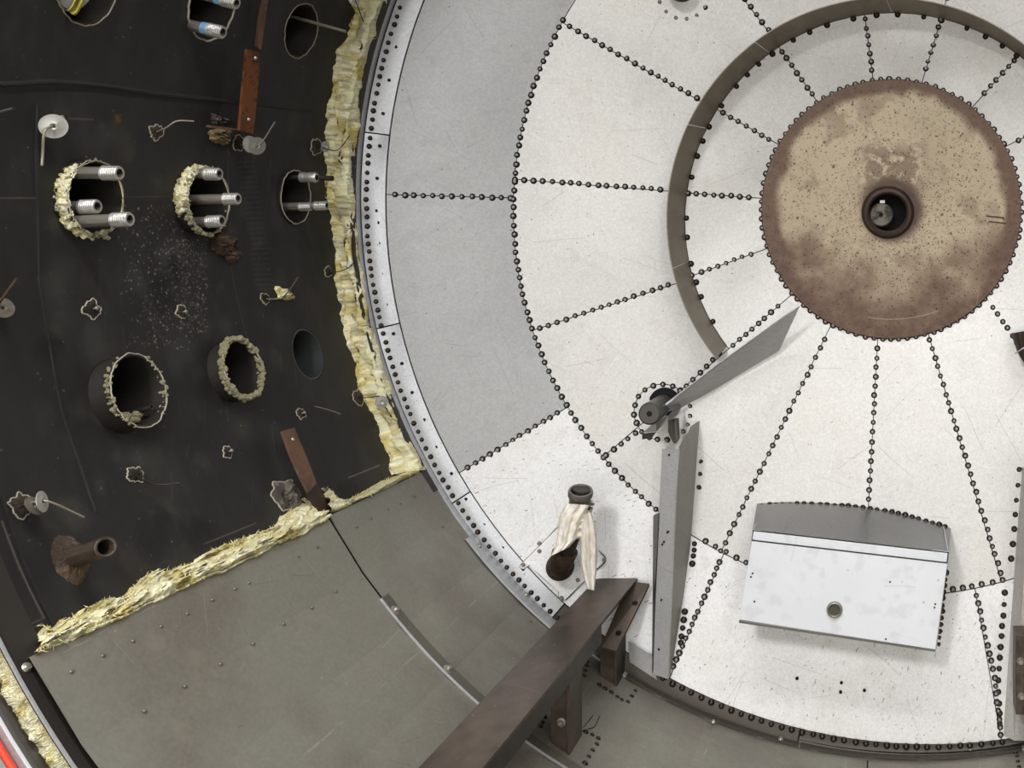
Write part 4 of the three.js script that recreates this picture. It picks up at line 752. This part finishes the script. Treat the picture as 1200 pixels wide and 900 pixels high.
port('i', 'clean flush port hole at the right end of the bottom row', { mat: M({ color: 0x4f5351, metalness: .5, roughness: .4 }), deep: .22 });
function stub(label, u, v, h, r, o = {}) {
  const e = onCyl(u, v, R2 - h), n = inward(e), t = thing(o.name || 'pipe_stub', label, 'pipe', e.clone().addScaledVector(n, -h)), L = h + .09;
  const s = e.clone().addScaledVector(n, -L);
  const tb = add(t, 'tube', lathe([[r * .72, L - .05], [r * .72, L], [r, L], [r, 0]].reverse(), s, n, 22), o.mat || mat.pipe);
  if (!o.plain) { const c = [[r * .7, L + .0005], [r * 1.04, L + .0008], [r * 1.2, L - .002]]; for (let k = 0; k < 6; k++) c.push([r * 1.12, L - .004 - k * .004], [r * 1.22, L - .006 - k * .004]); c.push([r * 1.24, L - .03], [r * .99, L - .031]); add(t, 'threaded_collar', lathe(c.reverse(), s, n, 22), mat.collar); }
  if (o.tape) add(t, 'blue_tape', lathe([[r, L - .045], [r * 1.1, L - .044], [r * 1.15, L - .032], [r, L - .03]], s, n, 22), mat.blue, 'blue tape band');
  add(tb, 'bore', lathe([[0, L - .012], [r * .73, L - .012]], s, n, 16), mat.black);
  return t;
}
stub('upper of the three pipe stubs in the leftmost port of the middle row', 140, 203, .1, .0118);
stub('short middle one of the three pipe stubs in the leftmost port of the middle row', 114, 242, .05, .0118);
stub('lowest and longest of the three pipe stubs in the leftmost port of the middle row', 152, 257, .115, .012);
stub('upper of the three pipe stubs in the wool caked second port', 257, 204, .07, .0118);
stub('long middle one of the three pipe stubs in the wool caked second port', 279, 233, .11, .0112);
stub('lowest of the three pipe stubs in the wool caked second port', 260, 259, .065, .0118);
stub('upper thin pipe with a collar in the right port of the middle row', 390, 209, .105, .007, { plain: 1, mat: mat.darkSteel });
{ const e = onCyl(366, 208, R2 - .06), n = inward(e), c = thing('pipe_coupling', 'pale coupling on the upper thin pipe of the right middle port', 'coupling', e); add(c, 'coupling_body', lathe([[.0072, -.03], [.013, -.03], [.0135, -.02], [.012, -.015], [.0135, -.01], [.0135, .008], [.011, .012], [.0072, .012]], e, n, 20), mat.collar); }
stub('lower pipe stub with a collar inside the right port of the middle row', 365, 242, .06, .0095);
stub('separate pipe end right of the right port of the middle row', 383, 241, .1, .0098);
stub('blue taped pipe end in the top port, at the frame edge', 277, 4, .1, .0118, { tape: 1 });
stub('blue taped pipe end in the lower part of the top port', 261, 38, .07, .0125, { tape: 1 });
stub('thin long steel rod sticking out of the empty top right port', 405, 37, .085, .0042, { plain: 1, name: 'steel_rod', mat: mat.wire });
stub('thin dark rod inside the leftmost port of the bottom row', 178, 477, .035, .005, { plain: 1, name: 'steel_rod', mat: mat.darkSteel });
{ // fluff in the lower port and the rag in the top one
  const q = onCyl(147, 492, R2 + .0), o = thing('wool_tuft', 'small yellow wool tuft lying inside the leftmost port of the bottom row', 'insulation', q); const list = [];
  for (let k = 0; k < 26; k++) { const g = new THREE.IcosahedronGeometry(rnd(.004, .009), 0); g.translate(q.x + rnd(-.012, .012), q.y + rnd(-.008, .012), q.z + rnd(-.03, .03)); list.push(g); } add(o, 'wool_lump', mergeGeometries(list), mat.wool).userData.kind = 'stuff';
  const t = onCyl(119, 275, R2 - .03), o2 = thing('wool_tuft', 'tiny pale wool lump under the rim of the leftmost middle port', 'insulation', t), l2 = [];
  for (let k = 0; k < 18; k++) { const g = new THREE.IcosahedronGeometry(rnd(.003, .006), 0); g.translate(t.x + rnd(-.006, .006), t.y + rnd(-.008, .008), t.z + rnd(-.014, .014)); l2.push(g); } add(o2, 'wool_lump', mergeGeometries(l2), mat.wool).userData.kind = 'stuff';
  const f = PB.f, r = thing('duct_tube', 'grey flexible tube inside the port cut by the top frame edge', 'tube', f.p); const s = f.p.clone().addScaledVector(f.n, -.1).add(V3(0, 0, .02)); const c = [[.05, .09]]; for (let k = 0; k < 9; k++) c.push([.052, .088 - k * .01], [.056, .084 - k * .01]); c.unshift([.046, .09], [0, .085]); add(r, 'tube_body', lathe(c.reverse(), s, f.n, 28), mat.galv);
  const y = thing('yellow_cloth', 'bright yellow green cloth scrap in the port at the top frame edge', 'cloth', onCyl(98, 4, R2 - .02)); add(y, 'cloth_fold', slab((a, b) => onCyl(lerp(87, 113, a) - 8 * b, lerp(18, -14, a) - 6 * b + 3 * Math.sin(a * 9), R2 - .015 - .01 * Math.sin(b * 7)), 12, 6, .002, inDir), M({ color: 0xb9b04a, roughness: .9 }));
}
{ // pipe with a scaly weld, lower left
  const e = onCyl(124, 641, R2 - .1), b = onCyl(83, 655, R2), n = e.clone().sub(b).normalize(), L = e.distanceTo(b), r = .0175, o = thing('pipe_stub', 'brown bare pipe stub with a scaly rusty weld at the lower left', 'pipe', b);
  add(o, 'tube', lathe([[r * .74, L - .08], [r * .74, L], [r * .9, L + .001], [r, L - .001], [r, -.02]].reverse(), b, n, 28), mat.steel);
  add(o, 'bore', lathe([[0, L - .03], [r * .75, L - .03]], b, n, 20), mat.black);
  const g = gridGeo((s, t) => { const a = s * 2 * Math.PI, t1 = V3(0, 0, 1), nn = inward(b), t2 = nn.clone().cross(t1); const rr = lerp(.017, .045, t) * (1 + .25 * h3(s * 12, t, 900)), h = lerp(.02, -.001, t) + h3(s * 24, t * 5, 905) * .007 * (1 - t); return b.clone().addScaledVector(t1, Math.cos(a) * rr * .8).addScaledVector(t2, Math.sin(a) * rr).addScaledVector(nn, h); }, 60, 8, (q) => [q.z * 5, q.y * 5]); g.computeVertexNormals(); add(o, 'weld_scale', g, mat.charBrown);
}
// ---------------------------------------------------------------- insulation anchors: glued base, wire pin, sometimes a washer
function anchor(label, u, v, o = {}) {
  const c = onCyl(u, v, R2), n = inward(c), t1 = V3(0, 0, 1), t2 = n.clone().cross(t1).normalize(), t = thing('insulation_anchor', label, 'anchor', c), off = Math.round(u * 7 + v);
  const P = (a, b, h) => c.clone().addScaledVector(t1, a).addScaledVector(t2, b).addScaledVector(n, h);
  if (!o.noBase) {
    const N = 40, R = o.r || .018, rad = (a) => R * (1 + .5 * h3(Math.cos(a) * 2 + 5, Math.sin(a) * 2 + 5, off) + .12 * h3(a * 4, 2, off)), pts = Array.from({ length: N }, (_, i) => { const a = i / N * 6.2832; return P(Math.cos(a) * rad(a) * 1.25, Math.sin(a) * rad(a), .001); });
    const g = gridGeo((s, q) => { const i = Math.round(s * N) % N, a = i / N * 6.2832, f = q; return P(Math.cos(a) * rad(a) * 1.25 * f, Math.sin(a) * rad(a) * f, q > .99 ? 0 : .004 + h3(i * .5, q * 4, off) * .003); }, N, 4, (q) => [q.z * 5, q.y * 5]); g.computeVertexNormals();
    const gp = add(t, 'glue_pad', g, mat.pad); add(gp, 'glue_bead', tube(pts, .0015, 80, 5, true), mat.bead);
  }
  if (o.wire) { const q = o.wire.map(([x, y, h]) => onCyl(x, y, R2 - h)); add(t, 'pin_wire', tube(o.noBase ? q : [P(0, 0, 0), ...q], o.wr || .0014, 24, 6), o.wireMat || mat.wire); }
  else if (!o.noNail) add(t, 'pin_nail', lathe([[.0015, 0], [.0015, .01], [.004, .0105], [.003, .013], [0, .0135]], c, n, 8), mat.wire);
  for (const w of o.washers || []) { const q = onCyl(w.u, w.v, R2 - w.h), d = (w.dir || n).clone().normalize(); add(t, 'washer', lathe([[.003, .0008], [.006, .003], [.010, .0012], [w.r, .0012], [w.r, -.0004], [.003, -.0004]].reverse(), q, d, 26), w.mat || mat.washer); }
  return t;
}
const CAMD = V3(.64, -.08, .77);
anchor('round bright washer anchor with a pin bent straight down, upper left', 66, 147, { r: .017, wire: [[60, 148, .03], [53, 152, .035], [51, 160, .035], [50, 180, .03], [49, 194, .03]], wr: .0024, washers: [{ u: 62.5, v: 148, h: .03, r: .022, dir: CAMD }] });
anchor('thin anchor pin tip at the left frame edge, near the top', 2, 131, { noBase: 1, wire: [[-12, 134, .0], [4, 130, .04], [16, 127, .07]], wr: .002, wireMat: mat.brass });
anchor('anchor with a pin bent to the right, above the two left middle ports', 182, 155, { r: .016, wire: [[194, 150, .03], [207, 142, .05], [227, 142, .07]], wr: .0018 });
anchor('paired washers on a dark pad just under the foot of the orange bar', 279, 168, { r: .017, wire: [[296, 172, .05], [305, 168, .06], [322, 143, .09]], wireMat: mat.brass, wr: .0016, washers: [{ u: 292.5, v: 169, h: .045, r: .020, dir: V3(.9, 0, .2) }, { u: 301, v: 171, h: .055, r: .021, dir: V3(.85, -.15, .45), mat: mat.brass }] });
anchor('anchor with a small washer at the left edge of the long wool strip', 370, 172, { r: .02, wire: [[378, 173, .03], [395, 176, .05], [410, 159, .08]], wireMat: mat.darkSteel, washers: [{ u: 381, v: 172, h: .03, r: .015, dir: V3(.9, 0, .25) }] });
anchor('anchor with a rusty pin and dull disc at the left frame edge, middle height', 0, 362, { noBase: 1, wire: [[-4, 365, .0], [0, 354, .035], [20, 326, .08]], wr: .002, wireMat: mat.brown, washers: [{ u: 3, v: 361, h: .02, r: .018, dir: V3(.7, .3, .3), mat: mat.patch }] });
anchor('star shaped glue pad anchor without a pin, below the leftmost middle port', 107, 362, { r: .0165 });
anchor('narrow upright glue pad anchor right of the dark smear', 212, 366, { r: .013 });
anchor('small anchor beside the yellow tufted pin, right of centre', 310, 350, { r: .014, wire: [[325, 350, .03], [331, 347, .04]] });
anchor('straight pin poking out of a yellow wool tuft, beside a small anchor', 334, 346, { noBase: 1, wire: [[330, 350, .01], [337, 343, .04], [349, 325, .09]], wr: .0016, wireMat: mat.brass });
ragged('wool_tuft', 'small yellow wool tuft skewered on a pin on the dark shell', 'insulation', [[321, 336], [328, 339], [334, 345], [344, 350], [335, 353], [326, 350]], .02, mat.wool, null, 841);
anchor('anchor with a pin reaching into the wool strip, right edge of the shell', 384, 319, { r: .015, wire: [[398, 318, .03], [408, 314, .05], [416, 306, .06]], wireMat: mat.darkSteel });
anchor('anchor whose round disc lies on the wool, lower part of the wool strip', 420, 466, { r: .02, wire: [[430, 466, .04], [445, 464, .06]], wireMat: mat.darkSteel, washers: [{ u: 447, v: 471, h: .068, r: .017, dir: CAMD }] });
anchor('small round glue pad anchor above the top of the brown bar', 352, 485, { r: .013 });
anchor('loose straight pin lying on the shell, right of a small glue pad', 382, 480, { noBase: 1, wire: [[369, 476, .012], [384, 480, .014], [399, 485, .012]], wr: .0012 });
anchor('oblong glue pad anchor midway along the lower shell', 266, 530, { r: .0135 });
anchor('large crumpled washer anchor with a long pin at the lower left', 26, 592, { r: .02, wire: [[42, 588, .03], [54, 587, .05], [98, 606, .05]], wr: .0018, washers: [{ u: 40, v: 593, h: .02, r: .018, dir: V3(.75, .5, -.1), mat: mat.patch }, { u: 49, v: 588, h: .045, r: .018, dir: V3(.95, .2, -.25) }] });
anchor('anchor with a dark bent pin, below the leftmost bottom port', 158, 557, { r: .0155, wire: [[168, 562, .03], [177, 567, .03], [190, 568, .04], [211, 566, .06]], wireMat: mat.darkSteel, wr: .0018 });
anchor('dull washer on a pin at the top end of the wool strip', 411, 0, { noBase: 1, wire: [[408, -6, .0], [416, 0, .05], [426, 26, .085]], wireMat: mat.darkSteel, washers: [{ u: 415, v: 0, h: .03, r: .014, dir: CAMD }] });

// ---------------------------------------------------------------- the hall outside the drum
{
  const X = 5, Y0 = -.02, Y1 = 4.1, ZA = 1.25, ZB = 9;
  const sw = (name, g, m) => { const o = new THREE.Mesh(g, m); o.name = numbered(name); o.receiveShadow = o.castShadow = true; o.userData.kind = 'structure'; scene.add(o); return o; };
  sw('floor_hall', bx(-X, X, Y0 - .1, Y0, ZA, ZB, .001), mat.hallFloor); sw('ceiling', bx(-X, X, Y1, Y1 + .1, ZA, ZB, .001), mat.hallCeil);
  sw('wall_hall_left', bx(-X - .1, -X, Y0, Y1, ZA, ZB, .001), mat.hallWall); sw('wall_right', bx(X, X + .1, Y0, Y1, ZA, ZB, .001), mat.hallWall); sw('wall_rear', bx(-X, X, Y0, Y1, ZB, ZB + .1, .001), mat.hallWall);
  const s = new THREE.Shape([[-X, Y0], [X, Y0], [X, Y1], [-X, Y1]].map((p) => new THREE.Vector2(...p))), h = new THREE.Path(); h.absarc(AX, AY, 1.745, 0, Math.PI * 2, true); s.holes.push(h);
  const g = new THREE.ExtrudeGeometry(s, { depth: .1, bevelEnabled: false, curveSegments: 64 }); g.translate(0, 0, ZA + .08); sw('wall_front', g, mat.hallWall);
  { // the hall's long window, low on the rear wall behind the camera
    const o = thing('light_panel', 'long bright frosted window panel across the rear wall of the hall', 'window', V3(0, 1.2, ZB));
    add(o, 'frame', bx(-3.1, 3.1, 0.6, 2.4, ZB - .05, ZB, .004), mat.hallCeil);
    const pl = new THREE.PlaneGeometry(6, 1.6); pl.rotateY(Math.PI); pl.translate(0, 1.5, ZB - .052); add(o, 'pane', pl, M({ color: 0xffffff, emissive: 0xfdfcf8, emissiveIntensity: .4, roughness: .6 }));
    const L = new THREE.RectAreaLight(0xfdfcf8, .42, 6, 1.6); L.position.set(0, 1.5, ZB - .06); L.lookAt(0, 1.5, 0); L.name = 'window_light'; scene.add(L);
  }
  for (const [x, y, z, w, l, I, where] of LAMPS) {
    const o = thing('ceiling_lamp', 'flat rectangular ceiling lamp panel in the hall, ' + where, 'lamp', V3(x, y, z));
    add(o, 'housing', bx(x - w / 2 - .02, x + w / 2 + .02, y, Y1, z - l / 2 - .02, z + l / 2 + .02), mat.hallCeil);
    const pl = new THREE.PlaneGeometry(w, l); pl.rotateX(Math.PI / 2); pl.translate(x, y - .002, z); add(o, 'diffuser', pl, M({ color: 0xffffff, emissive: 0xfdfdff, emissiveIntensity: 3, roughness: .6 }));
    const L = new THREE.RectAreaLight(0xfdfdff, I, w, l); L.position.set(x, y - .01, z); L.lookAt(x, y - 2, z); L.name = 'lamp_light'; scene.add(L);
  }
}
for (const o of scene.children) o.traverse((m) => { if (m.isMesh) { m.castShadow = true; m.receiveShadow = true; } });
renderer.render(scene, camera);
